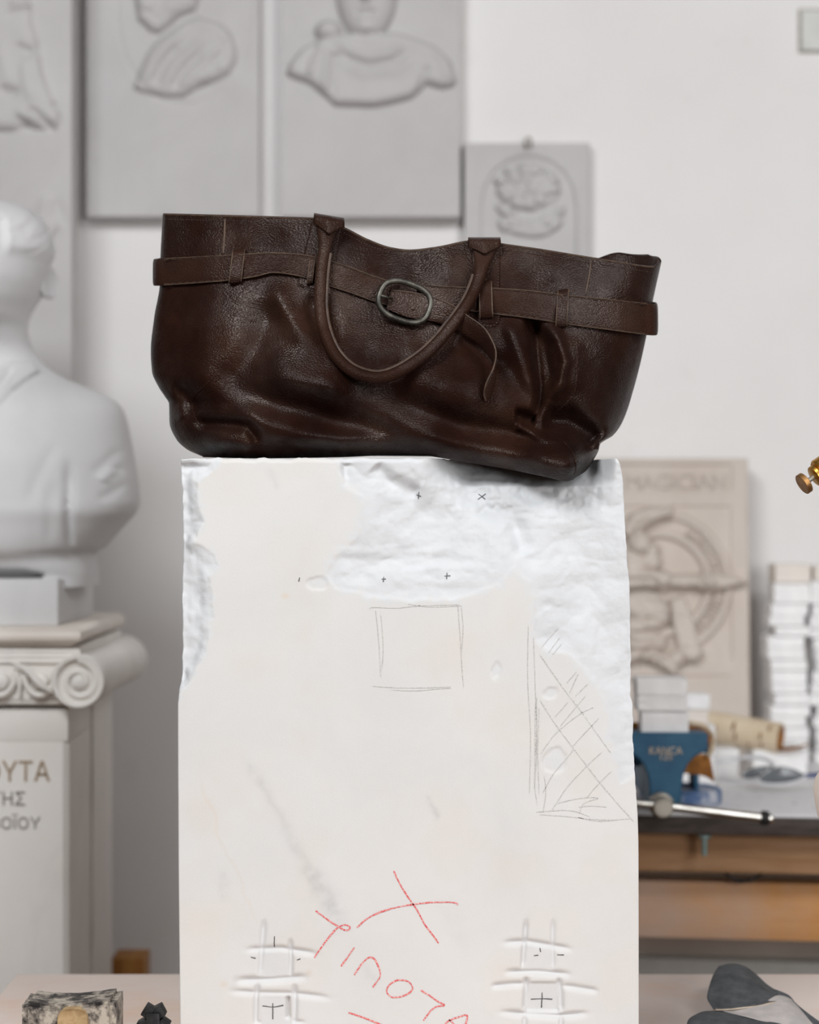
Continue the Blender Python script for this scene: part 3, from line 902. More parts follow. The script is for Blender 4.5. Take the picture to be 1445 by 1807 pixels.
# belt: one strap that runs round the bag; its front is buckled
BELT = ([262, 275, 350, 415, 450, 482, 520, 549, 583, 620, 664, 700, 745, 800, 866, 930, 999, 1080, 1157, 1170],
        [482, 481, 476.5, 472, 468, 464, 467, 473, 483, 495, 511, 520, 523, 526, 531, 537, 546.5, 556, 565, 566])
BHW = ([262, 275, 350, 450, 482, 549, 583, 664, 720, 800, 866, 999, 1157, 1170], [24, 24, 23.5, 21, 18, 21, 23, 22.5, 21, 20, 23, 26, 28, 28])
def belt_ring(x0, x1, n):
    x = np.linspace(x0, x1, n)
    y = sp(x, *BELT); hw = sp(x, *BHW)
    d = bag_d(x, y, 0, .35)
    du = bag_d(x, y-hw*.8, 0, .8); dl = bag_d(x, y+hw*.5, 0, .5)
    dm = np.minimum(np.minimum(d, du), dl)-.0035
    k = np.ones(15)/15
    dm = np.convolve(np.pad(dm, 7, mode='edge'), k, 'valid')
    return x, y, hw, dm
belt = None
def strap_from(x, y, hw, d, tilt=.002):
    A = toW(x, y-hw, d+tilt, d); B = toW(x, y+hw, d-tilt, d)
    return A, B
# left half: from the buckle round the left side and behind
x, y, hw, d = belt_ring(284, 706, 120)
xl = np.array([278, 273.5, 272, 274, 281, 294, 312]); dl_ = np.array([d[0]+.003, d[0]+.010, d[0]+.022, d[0]+.036, d[0]+.046, d[0]+.052, d[0]+.056])
yl_ = np.array([481, 481, 480.5, 480, 479, 478, 477]); wl = np.full(7, 23.5)
X_ = np.r_[xl[::-1], x]; Y_ = np.r_[yl_[::-1], y]; D_ = np.r_[dl_[::-1], d]; W_ = np.r_[wl, hw]
A, B = strap_from(X_, Y_, W_, D_, 0.001)
belt = MB().ribbon(A, B, .003).build('belt', M['leather_band'], bag)
x, y, hw, d = belt_ring(735, 1142, 120)
xr = np.array([1150, 1156, 1158.5, 1157, 1150, 1138, 1120]); dr_ = np.array([d[-1]+.003, d[-1]+.010, d[-1]+.022, d[-1]+.036, d[-1]+.046, d[-1]+.052, d[-1]+.056])
yr_ = np.array([564, 564, 563, 561, 559, 556, 553]); wr = np.array([28, 28, 28, 27.5, 27, 27, 26.5])
X_ = np.r_[x, xr]; Y_ = np.r_[y, yr_]; D_ = np.r_[d, dr_]; W_ = np.r_[hw, wr]
A, B = strap_from(X_, Y_, W_, D_, 0.001)
MB().ribbon(A, B, .003).build('belt', M['leather_band'], bag)
# edge paint lines along the belt
def belt_edge(x0, x1, sgn):
    x, y, hw, d = belt_ring(x0, x1, 100)
    W = toW(x, y+sgn*(hw-3.0), d-.0016-.001*sgn)
    mb = MB()
    for i in range(0, 97, 3): mb.sweep(W[i:i+3], .0004, 6)
    return mb.build('belt_stitching', M['thread'], bag)
for xa, xb, par in ((290, 690, 0), (750, 1140, 0)):
    for sg in (-1, 1):
        x_, y_, h_, d_ = belt_ring(xa, xb, 100)
        W_e = toW(x_, y_+sg*(h_-.6), d_-.0014-.001*sg, d_)
        MB().sweep(W_e, .0006, 6).build('raw_edge', M['leather_edge'], bag)
rx_ = np.linspace(.004, .985, 160)
pxe, pye, de = bag_front(rx_, np.full(160, 1.0))
MB().sweep(toW(pxe, pye+.5, de-.0002), .0008, 6).build('raw_edge', M['leather_edge'], bag)
seam('raw_edge', [(397, 387), (396, 415), (394, 447)], .0011, M['leather_edge'], -.0001, 20)
seam('raw_edge', [(1043, 461), (1040, 485), (1034, 516)], .0009, M['leather_edge'], -.0001, 20)
belt_edge(290, 690, -1); belt_edge(290, 690, 1); belt_edge(760, 1140, -1); belt_edge(760, 1140, 1)

# free tip of the belt, through the buckle and hanging
U = [(690, 512, .010), (715, 515, .011), (740, 519, .011), (762, 524, .012), (800, 540, .015), (824, 557, .019), (852, 577, .024), (867, 599, .028), (875, 622, .030), (871, 648, .028), (859, 674, .022), (854, 694, .016), (857, 707, .012)]
Lw = [(682, 545, .006), (710, 557, .007), (735, 563, .007), (757, 566, .006), (781, 572, .006), (815, 588, .007), (845, 609, .009), (862, 628, .012), (872, 645, .018), (875, 662, .020), (872, 682, .015), (866, 699, .010), (859, 709, .009)]
def rail(R_):
    p = cr(R_, 90)
    d = bag_d(p[:, 0], p[:, 1], 0, .5)
    for _ in range(30): d = np.convolve(np.r_[d[0], d, d[-1]], [.25, .5, .25], 'valid')
    return toW(p[:, 0], p[:, 1], d-p[:, 2])
A, B = rail(U), rail(Lw)
tip = MB().ribbon(A, B, .0028).build('belt_tip', M['leather_band'], bag)
MB().sweep(A-np.array([0, .0006, 0]), .0009, 8).build('tip_edge', M['piping'], tip)
hole = toW(np.array([728.]), np.array([543.]), bag_d(np.array([728.]), np.array([543.]), 0, .5)-.0125)[0]
MB().lathe(hole, (0, 1, 0), [(0, .0016), (.0006, .0016)], 14).build('punch_hole', M['leather_edge'], tip)

# buckle: rounded-rectangle wire, tilted
bc = np.array([714., 532.5]); rot = math.radians(20)
th = np.linspace(0, 2*math.pi, 97)
ex = 2.6
bx_ = np.sign(np.cos(th))*np.abs(np.cos(th))**(2/ex)*46; by_ = np.sign(np.sin(th))*np.abs(np.sin(th))**(2/ex)*33
qx = bc[0]+bx_*math.cos(rot)-by_*math.sin(rot); qy = bc[1]+bx_*math.sin(rot)+by_*math.cos(rot)
dB = float(bag_d(np.array([714.]), np.array([532.]), 0, .3)[0])-.0145
dd = dB+0.00006*(qx-714)-.00008*(qy-532)
buckle = MB().sweep(toW(qx, qy, dd), .0030, 14, caps=False).build('buckle', M['gunmetal'], bag)
pr = cr([(667, 521, dB-.0005), (676, 523, dB-.004), (684, 525, dB-.0025), (692, 527, dB+.003)], 20)
MB().sweep(toW(pr[:, 0], pr[:, 1], pr[:, 2]), np.linspace(.0019, .0010, 20), 10).build('prong', M['gunmetal'], buckle)
bb2 = cr([(673, 498, dB+.004), (668, 522, dB+.004), (680, 548, dB+.004)], 16)
# belt loops
def loop(cx, y0, y1, w, lean, off, mat='leather_band'):
    n = 26
    v = np.linspace(0, 1, n); y = y0+(y1-y0)*v; x = cx+lean*(v-.5)
    d = bag_d(np.full(n, cx), np.linspace(y0, y1, n), 0, .3)
    d = np.minimum(d, d.mean()+.002)
    bulge = off*np.power(np.sin(np.clip(v, .0, 1)*math.pi), .35)
    A = toW(x-w/2, y+1.0, d-bulge); B = toW(x+w/2, y-1.0, d-bulge)
    o = MB().ribbon(A, B, .0022).build('belt_loop', M[mat], bag)
    fw = np.array([0, -.0008, 0])
    for side in (A, B): MB().sweep(side+fw, .0007, 6).build('raw_edge', M['leather_edge'], o)
    return o
loop(418, 442, 499, 21, -7, .0100)
loop(992, 512, 577, 19, -4, .0105)
loop(857, 498, 562, 22, 2, .0110)
loop(549, 452, 502, 9, -6, .0100)

# handle: flat flared ends over the rim, rolled in between
HP = [(580, 384), (578, 394), (574, 430), (568, 470), (565, 510), (565, 547), (572, 585), (588, 622), (612, 649), (640, 663), (671, 667),
      (705, 656), (745, 630), (772, 605), (794, 579), (822, 541), (836, 515), (845, 490), (851, 460), (855, 434), (856, 426)]
p = cr(HP, 150)
w_ = np.linspace(0, 1, 150)
d = bag_d(p[:, 0], np.maximum(p[:, 1], 440), 0, .4)
for _ in range(60): d = np.convolve(np.r_[d[0], d, d[-1]], [.25, .5, .25], 'valid')
e = np.minimum(w_, 1-w_)
d = d-.004-.012*smooth01(e/.10)-.006*np.exp(-((w_-.5)/.2)**2)
d[:1] += 0
HW = toW(p[:, 0], p[:, 1], d)
flare = np.exp(-(e/.05)**2)
rw = .0058+.0075*flare; rt_ = .0058-.0025*flare
handle = MB().sweep(HW, rt_, 20, rw, up=(0, 1, 0)).build('handle', M['leather_band'], bag)
T_ = np.gradient(p, axis=0); T_ /= np.linalg.norm(T_, axis=1)[:, None]
nin = np.stack([T_[:, 1], -T_[:, 0]], 1)
ed = p+nin*12.2
k0, k1 = 14, 136
MB().sweep(toW(ed[k0:k1, 0], ed[k0:k1, 1], d[k0:k1]-.0018), .0015, 8).build('piping', M['piping'], handle)
# folded leather collars where the handle crosses the rim
def collar(x0, x1, y0, y1, ymid, n=14):
    xs_ = np.linspace(x0, x1, n); mid = (x0+x1)/2
    vv = np.abs(xs_-mid)/((x1-x0)/2)
    ytop = y0+(y1-y0)*(xs_-x0)/(x1-x0)
    ybot = ymid-(ymid-ytop-14)*vv**.8
    dt = float(bag_d(np.array([mid]), np.array([440.]), 0, .2)[0])
    R1 = toW(xs_, ytop, np.full(n, dt+.012)); R2 = toW(xs_, ytop-1.5, np.full(n, dt+.002)); R3 = toW(xs_, ytop+3, dt-.008-.007*(1-vv)); R4 = toW(xs_, ybot, dt-.0085-.012*(1-vv))
    ctrl = np.stack([R1, R2, R3, R4])
    g = np.stack([cr(ctrl[:, j], 20) for j in range(n)], 1)
    o = mesh('handle_collar', g.reshape(-1, 3), quads(20, n), M['leather_band'], bag, True)
    so = o.modifiers.new('thickness', 'SOLIDIFY'); so.thickness = .002; so.offset = 0
    return o
collar(554, 607, 379, 388, 415)
collar(826, 883, 422, 422, 450)
# blind-embossed line of marks under the belt
mb = MB()
for k, (x0, y0) in enumerate([(617, 563), (626, 565), (636, 566), (647, 567), (657, 569)] + [(693, 583), (702, 586), (712, 587), (722, 589), (732, 591)]):
    pp = cr([(x0-3, y0+4), (x0, y0-4), (x0+3, y0+3)], 8)
    dd_ = bag_d(pp[:, 0], pp[:, 1], -.0001)
    mb.sweep(toW(pp[:, 0], pp[:, 1], dd_), .0004, 6)
for a in range(6):
    an = a*math.pi/3
    pp = np.array([(676+3*math.cos(an), 576+2.4*math.sin(an)), (676+9*math.cos(an), 576+7*math.sin(an))])
    dd_ = bag_d(pp[:, 0], pp[:, 1], -.0001)
    mb.sweep(toW(pp[:, 0], pp[:, 1], dd_), .0005, 6)
mb.build('embossed_mark', M['leather'], bag)

# ------------------------------------------------------------------ carved relief panels
def grid_panel(px0, px1, py0, py1, d, th, hfun, nx, ny, mat, name, parent, tilt=0.0):
    """slab with a relief carved on its front; hfun(X, Y) in pixels -> height in metres"""
    gx = np.linspace(px0, px1, nx); gy = np.linspace(py0, py1, ny)
    X, Y = np.meshgrid(gx, gy)
    h = hfun(X, Y)
    x = PX(X, d); z = PZ(Y, d)
    y = d-h+tilt*(z-z.min())
    Vf = np.stack([x, y, z], -1).reshape(-1, 3)
    border = [(0, j) for j in range(nx)]+[(i, nx-1) for i in range(1, ny)]+[(ny-1, j) for j in range(nx-2, -1, -1)]+[(i, 0) for i in range(ny-2, 0, -1)]
    bi = [i*nx+j for i, j in border]
    bk = Vf[bi].copy(); bk[:, 1] = d+th+tilt*(bk[:, 2]-z.min())
    n0 = nx*ny; nb = len(bi)
    fc = quads(ny, nx, flip=True).tolist()
    for a in range(nb):
        b = (a+1) % nb
        fc.append([bi[a], n0+a, n0+b, bi[b]])
    fc.append([n0+a for a in range(nb)][::-1])
    o = mesh(name, np.vstack([Vf, bk]), fc, mat, parent, False)
    import bmesh
    bm = bmesh.new(); bm.from_mesh(o.data)
    bmesh.ops.recalc_face_normals(bm, faces=list(bm.faces))
    for f in bm.faces: f.smooth = True
    for e in bm.edges:
        if len(e.link_faces) == 2 and e.calc_face_angle(0) > math.radians(62): e.smooth = False
    bm.to_mesh(o.data); bm.free()
    return o

def up(q, c):
    return np.where(q > 0, q+c, -1.0)

def edge_soft(X, Y, x0, x1, y0, y1, r=3, a=.002):
    e = np.minimum(np.minimum(X-x0, x1-X), np.minimum(Y-y0, y1-Y))
    return -a*(1-smooth01(e/r))

def plateau(X, Y, poly, hgt, soft=8):
    s = sdf(X, Y, poly)
    return hgt*np.sqrt(np.clip(1-(1-np.clip(s/soft, 0, 1))**2, 0, 1))

def h_profile(X, Y):
    h = plateau(X, Y, [(236, 155), (246, 128), (258, 100), (272, 78), (292, 62), (325, 40), (350, 30), (385, 40), (405, 55), (416, 80), (418, 105), (405, 130), (385, 142), (370, 148), (345, 158), (325, 172), (290, 172), (262, 166), (246, 162)], .016, 14)
    face = plateau(X, Y, [(240, -60), (236, -10), (242, 20), (244, 36), (254, 44), (266, 57), (282, 60), (300, 46), (318, 30), (345, 20), (360, -20), (360, -120), (250, -120)], .020, 18)
    h = np.maximum(h, face)
    for pts in ([(258, 150), (276, 112), (300, 82), (330, 60)], [(288, 160), (312, 120), (345, 88), (372, 66)], [(318, 162), (345, 125), (375, 100), (400, 84)], [(352, 150), (372, 128), (396, 112)]):
        h += np.where(h > .004, ridge(X, Y, pts, 9, .006, .2), 0)
    for pts in ([(272, 152), (292, 112), (318, 82)], [(305, 162), (330, 125), (362, 96)], [(370, 135), (392, 92), (400, 70)]):
        h += np.where(h > .004, ridge(X, Y, pts, 7, -.005, .2), 0)
    h += ridge(X, Y, [(258, 20), (272, 34), (290, 40)], 7, -.003) + dome(X, Y, 262, 10, 16, 14, .004)
    h += ridge(X, Y, [(300, 30), (305, 0), (312, -30)], 10, .004)
    r = np.hypot((X-325)/118, (Y-20)/165)
    h += -.0022*np.exp(-((r-1)/.03)**2)
    return h+edge_soft(X, Y, 150, 460, -300, 384)+.0006*fbm(X/40, Y/40, 3, 301)

def h_frontal(X, Y):
    h = plateau(X, Y, [(506, 132), (512, 112), (532, 88), (560, 72), (590, 62), (640, 58), (700, 58), (728, 66), (768, 82), (794, 108), (806, 142), (800, 153), (780, 158), (752, 150), (744, 158), (725, 175), (690, 184), (660, 190), (592, 188), (575, 172), (545, 148), (520, 140)], .022, 14)
    head = dome(X, Y, 647, -14, 54, 88, .040)
    ch = dome(X, Y, 646, 40, 36, 34, .034)
    h = np.maximum(h, np.maximum(head, ch))
    h += rope(X, Y, [(645, -40), (646, -8), (646, 4)], 9, .010) + bump(X, Y, 646, 8, 13, 7, .006)
    h += ridge(X, Y, [(626, 30), (646, 27), (668, 30)], 3, -.006, .2) + ridge(X, Y, [(628, 37), (646, 40), (664, 37)], 5, .004, .3) + bump(X, Y, 646, 56, 16, 10, .006)
    h += bump(X, Y, 622, -20, 11, 7, -.007) + bump(X, Y, 670, -20, 11, 7, -.007)
    h = np.maximum(h, dome(X, Y, 580, 56, 24, 20, .030))
    for pts, w, a in (([(590, 72), (612, 95), (650, 108), (690, 100), (712, 78)], 8, .007), ([(600, 92), (620, 112), (655, 122), (700, 112), (722, 90)], 7, -.005),
                      ([(570, 80), (556, 105), (545, 138)], 8, .007), ([(585, 82), (578, 120), (572, 165)], 8, .006), ([(562, 82), (550, 104), (535, 130)], 6, -.005),
                      ([(592, 104), (588, 140), (590, 180)], 6, -.004), ([(755, 120), (748, 138), (740, 158)], 6, -.006), ([(600, 112), (640, 134), (700, 128), (735, 104)], 10, .004),
                      ([(770, 86), (786, 118), (790, 145)], 9, .005)):
        h += np.where(h > .003, ridge(X, Y, pts, w, a, .2), 0)
    h += bump(X, Y, 592, 104, 7, 5, -.008)
    return h+edge_soft(X, Y, 494, 814, -300, 384)+.0006*fbm(X/40, Y/40, 3, 305)

_r4 = np.random.RandomState(11)
CURLS = [(932+52*math.cos(a)*r, 330+36*math.sin(a)*r, 8+5*_r4.rand()) for a, r in [(_r4.rand()*6.283, math.sqrt(_r4.rand())) for _ in range(46)]]
LEAVES = [(892, 372, 20, 10, 30), (905, 392, 22, 11, 5), (940, 398, 22, 12, 0), (968, 388, 22, 11, -20), (985, 376, 16, 8, -50), (918, 408, 24, 9, 10), (950, 410, 26, 9, -8), (888, 398, 14, 8, 60), (978, 398, 18, 8, -35)]
def h_niche(X, Y):
    h = np.zeros(X.shape)
    arch = [(846, 640), (846, 360), (852, 330), (866, 302), (890, 282), (918, 272), (932, 271), (948, 272), (976, 282), (1000, 302), (1014, 330), (1020, 360), (1020, 640)]
    s = sdf(X, Y, arch)
    h += -.006*smooth01(s/7)
    r = np.hypot((X-932)/92, (Y-362)/92)
    inner = np.where(s > 8, .005*np.clip(1-np.abs((X-932)/84)**2, 0, 1), 0)
    h += inner*0.6
    h = np.maximum(h, up(dome(X, Y, 932, 332, 58, 42, .012), -.004))
    for cx, cy, r0 in CURLS: h = np.maximum(h, up(dome(X, Y, cx, cy, r0, r0*.85, .010), .003))
    for cx, cy, a, b, ro in LEAVES: h = np.maximum(h, up(dome(X, Y, cx, cy, a, b, .013, ro), -.003))
    return h+edge_soft(X, Y, 818, 1042, 250, 640)+.0005*fbm(X/30, Y/30, 3, 309)

def h_figures(X, Y):
    h = plateau(X, Y, [(-80, 110), (0, 105), (40, 108), (58, 128), (55, 150), (68, 190), (70, 230), (86, 285), (108, 318), (104, 345), (70, 347), (40, 342), (25, 350), (-80, 350)], .016, 20)
    for pts, w, a in (([(20, 130), (42, 125), (56, 132)], 6, .006), ([(10, 150), (35, 146), (55, 138)], 6, -.006), ([(28, 202), (48, 208), (64, 212)], 5, -.010), ([(35, 225), (50, 215), (62, 218)], 6, -.007),
                      ([(65, 205), (70, 250), (88, 295), (105, 312)], 7, .006), ([(45, 230), (50, 270), (60, 300)], 9, .005), ([(0, 280), (20, 283), (35, 285)], 6, -.012), ([(50, 312), (65, 322), (85, 340), (100, 346)], 6, -.012),
                      ([(28, 325), (50, 340), (80, 346)], 7, -.008), ([(30, 320), (55, 332), (70, 340)], 7, .008), ([(92, 303), (105, 310)], 5, -.010), ([(0, 200), (15, 250), (20, 275)], 12, .005)):
        h += ridge(X, Y, pts, w, a, .2)
    for pts, w, a in (([(112, 515), (95, 545), (70, 585), (58, 608)], 6, -.006), ([(100, 505), (84, 540), (60, 580)], 10, .007), ([(80, 612), (92, 618), (100, 612)], 6, -.006), ([(40, 610), (70, 606), (90, 615)], 7, .005),
                      ([(40, 540), (60, 530), (75, 500), (88, 460)], 14, .006), ([(45, 530), (60, 535)], 6, -.005), ([(95, 470), (110, 500), (115, 520)], 8, -.004)):
        h += ridge(X, Y, pts, w, a, .2)
    return h+.0006*fbm(X/40, Y/40, 3, 313)

pn = thing('relief_panel', 'tall white relief slab with draped figures at the left edge behind the bust', 'relief', (PX(0, 3.36), 3.37, 0.0))
grid_panel(-260, 126, -320, 2200, 3.33, .05, h_figures, 110, 620, M['plaster'], 'carved_slab', pn)
pn.location.z = 0.11
pn = thing('relief_panel', 'white plaster relief of a draped bust in profile, left of the frontal bust relief', 'relief', (PX(306, 3.46), 3.48, PZ(384, 3.46)))
grid_panel(153, 457, -320, 383, 3.455, .040, h_profile, 150, 330, M['plaster'], 'carved_slab', pn)
pn = thing('relief_panel', 'white plaster relief of a frontal draped bust hanging above the bag', 'relief', (PX(655, 3.46), 3.48, PZ(384, 3.46)))
grid_panel(496, 812, -320, 383, 3.455, .040, h_frontal, 200, 420, M['plaster'], 'carved_slab', pn)
pn = thing('relief_panel', 'small white plaster relief of curly foliage in an arched niche', 'relief', (PX(930, 3.47), 3.48, PZ(620, 3.47)))
grid_panel(820, 1041, 252, 640, 3.47, .028, h_niche, 200, 300, M['plaster'], 'carved_slab', pn)
hk = cr([P(928, 262, 3.462), P(927, 250, 3.468), P(932, 243, 3.475), P(937, 250, 3.468), P(936, 258, 3.462)], 20)
MB().sweep(hk, .0022, 8).build('wire_hook', M['steel_dull'], pn)

# relief panel leaning on the wall at the back of the bench
def band_letters(cx, cy, r0, r1, a0, a1, n, rs):
    out = []
    for k in range(n):
        a = math.radians(a0+(a1-a0)*(k+.5)/n)
        ex, ey = math.cos(a), math.sin(a); tx, ty = -ey, ex
        hw = math.radians(abs(a1-a0))/n*(r0+r1)/2*.30
        def q(u, v):
            r = r0+(r1-r0)*v
            return (cx+ex*r+tx*hw*u, cy+ey*r+ty*hw*u)
        kind = rs.randint(4)
        if kind == 0: out += [[q(-1, .1), q(-1, .9)], [q(-1, .9), q(1, .9)], [q(-1, .1), q(1, .1)], [q(-1, .5), q(.6, .5)]]
        elif kind == 1: out += [[q(-1, .1), q(-1, .9), q(1, .9), q(1, .1)]]
        elif kind == 2: out += [[q(-1, .1), q(0, .9), q(1, .1)]]
        else: out += [[q(0, .1), q(0, .9)], [q(-1, .9), q(1, .9)]]
    return out
RINGL = band_letters(1165, 1030, 95, 116, -62, -12, 8, np.random.RandomState(4))+band_letters(1165, 1030, 95, 116, 12, 50, 6, np.random.RandomState(6))
def h_emblem(X, Y):
    h = np.zeros(X.shape)
    h += -.004*(smooth01((Y-818)/3)*smooth01((869-Y)/3)*smooth01((X-1012)/3)*smooth01((1297-X)/3))
    h += -.004*(smooth01((Y-892)/3)*smooth01((1167-Y)/3)*smooth01((X-1012)/3)*smooth01((1295-X)/3))
    h += ridge(X, Y, [(1012, 1196), (1295, 1196)], 2.5, -.0035, .05)
    R = np.hypot(X-1165, Y-1030)
    disc = smooth01((131-R)/5)
    h = np.maximum(h, np.where(R < 131, -.004+.012*disc, h))
    h -= .009*smooth01((118-R)/3)*smooth01((R-92)/3)*1.0
    for s_ in RINGL: h = np.maximum(h, np.where((R < 118) & (R > 92), up(rope(X, Y, s_, 2.6, .007), -.001), -1))
    h = np.where(R < 84, np.minimum(h, .008-.011*smooth01((84-R)/6)), h)
    parts = [rope(X, Y, [(1090, 1028), (1150, 1026), (1185, 1026), (1230, 1026)], 13, .026),
             rope(X, Y, [(1095, 1016), (1150, 1014), (1178, 1020)], 10, .034),
             dome(X, Y, 1168, 1024, 19, 19, .036), dome(X, Y, 1250, 1027, 27, 19, .034), up(dome(X, Y, 1250, 1027, 11, 11, .018), .022),
             plateau(X, Y, [(1255, 1010), (1292, 1014), (1324, 1029), (1296, 1036), (1262, 1044)], .026, 10),
             plateau(X, Y, [(1182, 1058), (1208, 1050), (1226, 1096), (1234, 1142), (1195, 1142), (1186, 1105)], .018, 6),
             dome(X, Y, 1216, 1150, 26, 20, .030), dome(X, Y, 1190, 1164, 24, 16, .028, -30),
             dome(X, Y, 1140, 1075, 44, 32, .032, 10), dome(X, Y, 1150, 1100, 34, 20, .034, -20), dome(X, Y, 1120, 1110, 30, 22, .030),
             dome(X, Y, 1135, 1125, 48, 14, .026, 8), dome(X, Y, 1140, 1140, 44, 12, .028, 6),
             rope(X, Y, [(1105, 1160), (1130, 1152), (1155, 1160), (1175, 1170), (1185, 1178)], 13, .028),
             dome(X, Y, 1118, 1000, 26, 34, .030), dome(X, Y, 1130, 960, 24, 26, .034), dome(X, Y, 1148, 990, 22, 20, .024),
             rope(X, Y, [(1108, 938), (1122, 916), (1150, 906), (1180, 904)], 12, .022), rope(X, Y, [(1120, 950), (1128, 930), (1150, 915), (1175, 906)], 7, .028),
             plateau(X, Y, [(1142, 955), (1166, 962), (1162, 984), (1168, 1000), (1150, 1008), (1132, 1000)], .022, 8)]
    for q in parts: h = np.maximum(h, up(q, 0))
    h += np.where(h > .006, ridge(X, Y, [(1135, 1090), (1160, 1096), (1178, 1102)], 4, -.008, .2)+ridge(X, Y, [(1110, 1118), (1150, 1112), (1180, 1104)], 4, -.010, .2)
                  + ridge(X, Y, [(1120, 1150), (1150, 1144), (1178, 1150)], 4, -.009, .2)+ridge(X, Y, [(1140, 1054), (1165, 1056), (1180, 1064)], 4, -.008, .2), 0)
    for s_ in ([(1122, 1164), (1140, 1152)], [(1140, 1168), (1156, 1158)], [(1155, 1172), (1170, 1164)]): h += ridge(X, Y, s_, 3, -.006, .1)
    h += np.where(h > .01, .004*fbm(X/14, Y/14, 3, 331), .0006*fbm(X/30, Y/30, 3, 333))
    return h+edge_soft(X, Y, 1004, 1325, 808, 1300, 4, .003)
em = thing('relief_panel', 'warm beige relief of a round emblem with a spear, leaning behind the blue vise', 'relief', (PX(1165, 3.38), 3.40, BENCH_Z))
ybot = 903.5+(CZ-BENCH_Z-.002)/3.385*F
grid_panel(1004, 1325, 808, ybot, 3.385, .045, h_emblem, 330, 480, M['warm_relief'], 'carved_slab', em, tilt=.06)

def fit_text(name, body_, px0, px1, py0, py1, d, th, mat, parent, tilt=None):
    cu = bpy.data.curves.new(name, 'FONT'); cu.body = body_; cu.size = 1.0; cu.extrude = .02; cu.resolution_u = 4
    tmp = bpy.data.objects.new(name, cu); COL.objects.link(tmp)
    bpy.context.view_layer.update()
    me = bpy.data.meshes.new_from_object(tmp.evaluated_get(bpy.context.evaluated_depsgraph_get()))
    n = len(me.vertices); co = np.zeros(n*3); me.vertices.foreach_get('co', co); co = co.reshape(-1, 3)
    bpy.data.objects.remove(tmp); bpy.data.curves.remove(cu)
    a = (co-co.min(0))/np.maximum(co.max(0)-co.min(0), 1e-9)
    x = PX(px0+(px1-px0)*a[:, 0], d); z = PZ(py1+(py0-py1)*a[:, 1], d)
    y = d-th*a[:, 2]
    if tilt: y = y+tilt[1]*(z-tilt[0])
    me.vertices.foreach_set('co', np.stack([x, y, z], -1).ravel().astype(np.float32))
    me.name = name
    return link(name, me, mat, parent, False)
fit_text('raised_lettering', 'MAGICIAN', 1108, 1286, 834, 862, 3.3885, .0045, M['warm_relief'], em, (PZ(ybot, 3.385), .06))

# ------------------------------------------------------------------ ionic pedestal with the bust
ped = thing('ionic_pedestal', 'pale marble ionic pedestal with scroll capital and brown Greek lettering', 'pedestal', (-.62, 2.87, 0))
sh = .450; cxp = -.62; half = cxp*-1-sh   # shaft half width .17
x0, x1 = cxp-half, -sh
zt = PZ(1250, 2.69)
mb = MB().box(x0, x1, 2.69, 3.06, PZ(1308, 2.69), zt, bev=.002)
c = .007
zb = .16
poly = [(x0+c, 2.69), (x1-c, 2.69), (x1, 2.69+c), (x1, 3.06), (x0, 3.06), (x0, 2.69+c)]
n = len(poly)
Vp = [(x, y, zb) for x, y in poly]+[(x, y, PZ(1308, 2.69)) for x, y in poly]
mb.add(Vp, [list(range(n))[::-1], list(range(n, 2*n))]+[[i, (i+1) % n, n+(i+1) % n, n+i] for i in range(n)])
mb.box(x1-.001, x1+.004, 2.88, 3.06, zb, zt)
mb.build('shaft', M['column_marble'], ped, True)
MB().box(x0-.03, x1+.03, 2.66, 3.09, 0, .12, bev=.006).box(x0-.015, x1+.015, 2.675, 3.075, .12, .16, bev=.006).build('base', M['column_marble'], ped)
zp1, zp0 = PZ(1107, 2.66), PZ(1141, 2.66)
ym = 2.66
mb = MB()
prof = [(.012, 0), (.004, .004), (0, .010), (.004, .020), (.012, 1)]
H_ = zp1-zp0
lay = [(.016, 0), (.004, .18), (0, .40), (0, .62), (.004, .85), (.012, 1.0)]
Vq = []; fq = []
for ins, u in lay:
    xa, xb, ya, yb = x0-.022+ins, x1+.022-ins+.0, 2.655+ins, 3.075-ins
    Vq += [(xa, ya, zp0+H_*u), (xb, ya, zp0+H_*u), (xb, yb, zp0+H_*u), (xa, yb, zp0+H_*u)]
for i in range(len(lay)-1):
    for j in range(4): fq.append([i*4+j, i*4+(j+1) % 4, (i+1)*4+(j+1) % 4, (i+1)*4+j])
fq += [[3, 2, 1, 0], [(len(lay)-1)*4+j for j in range(4)]]
plate = MB().add(Vq, fq).build('abacus', M['column_plate'], ped, True, 50)
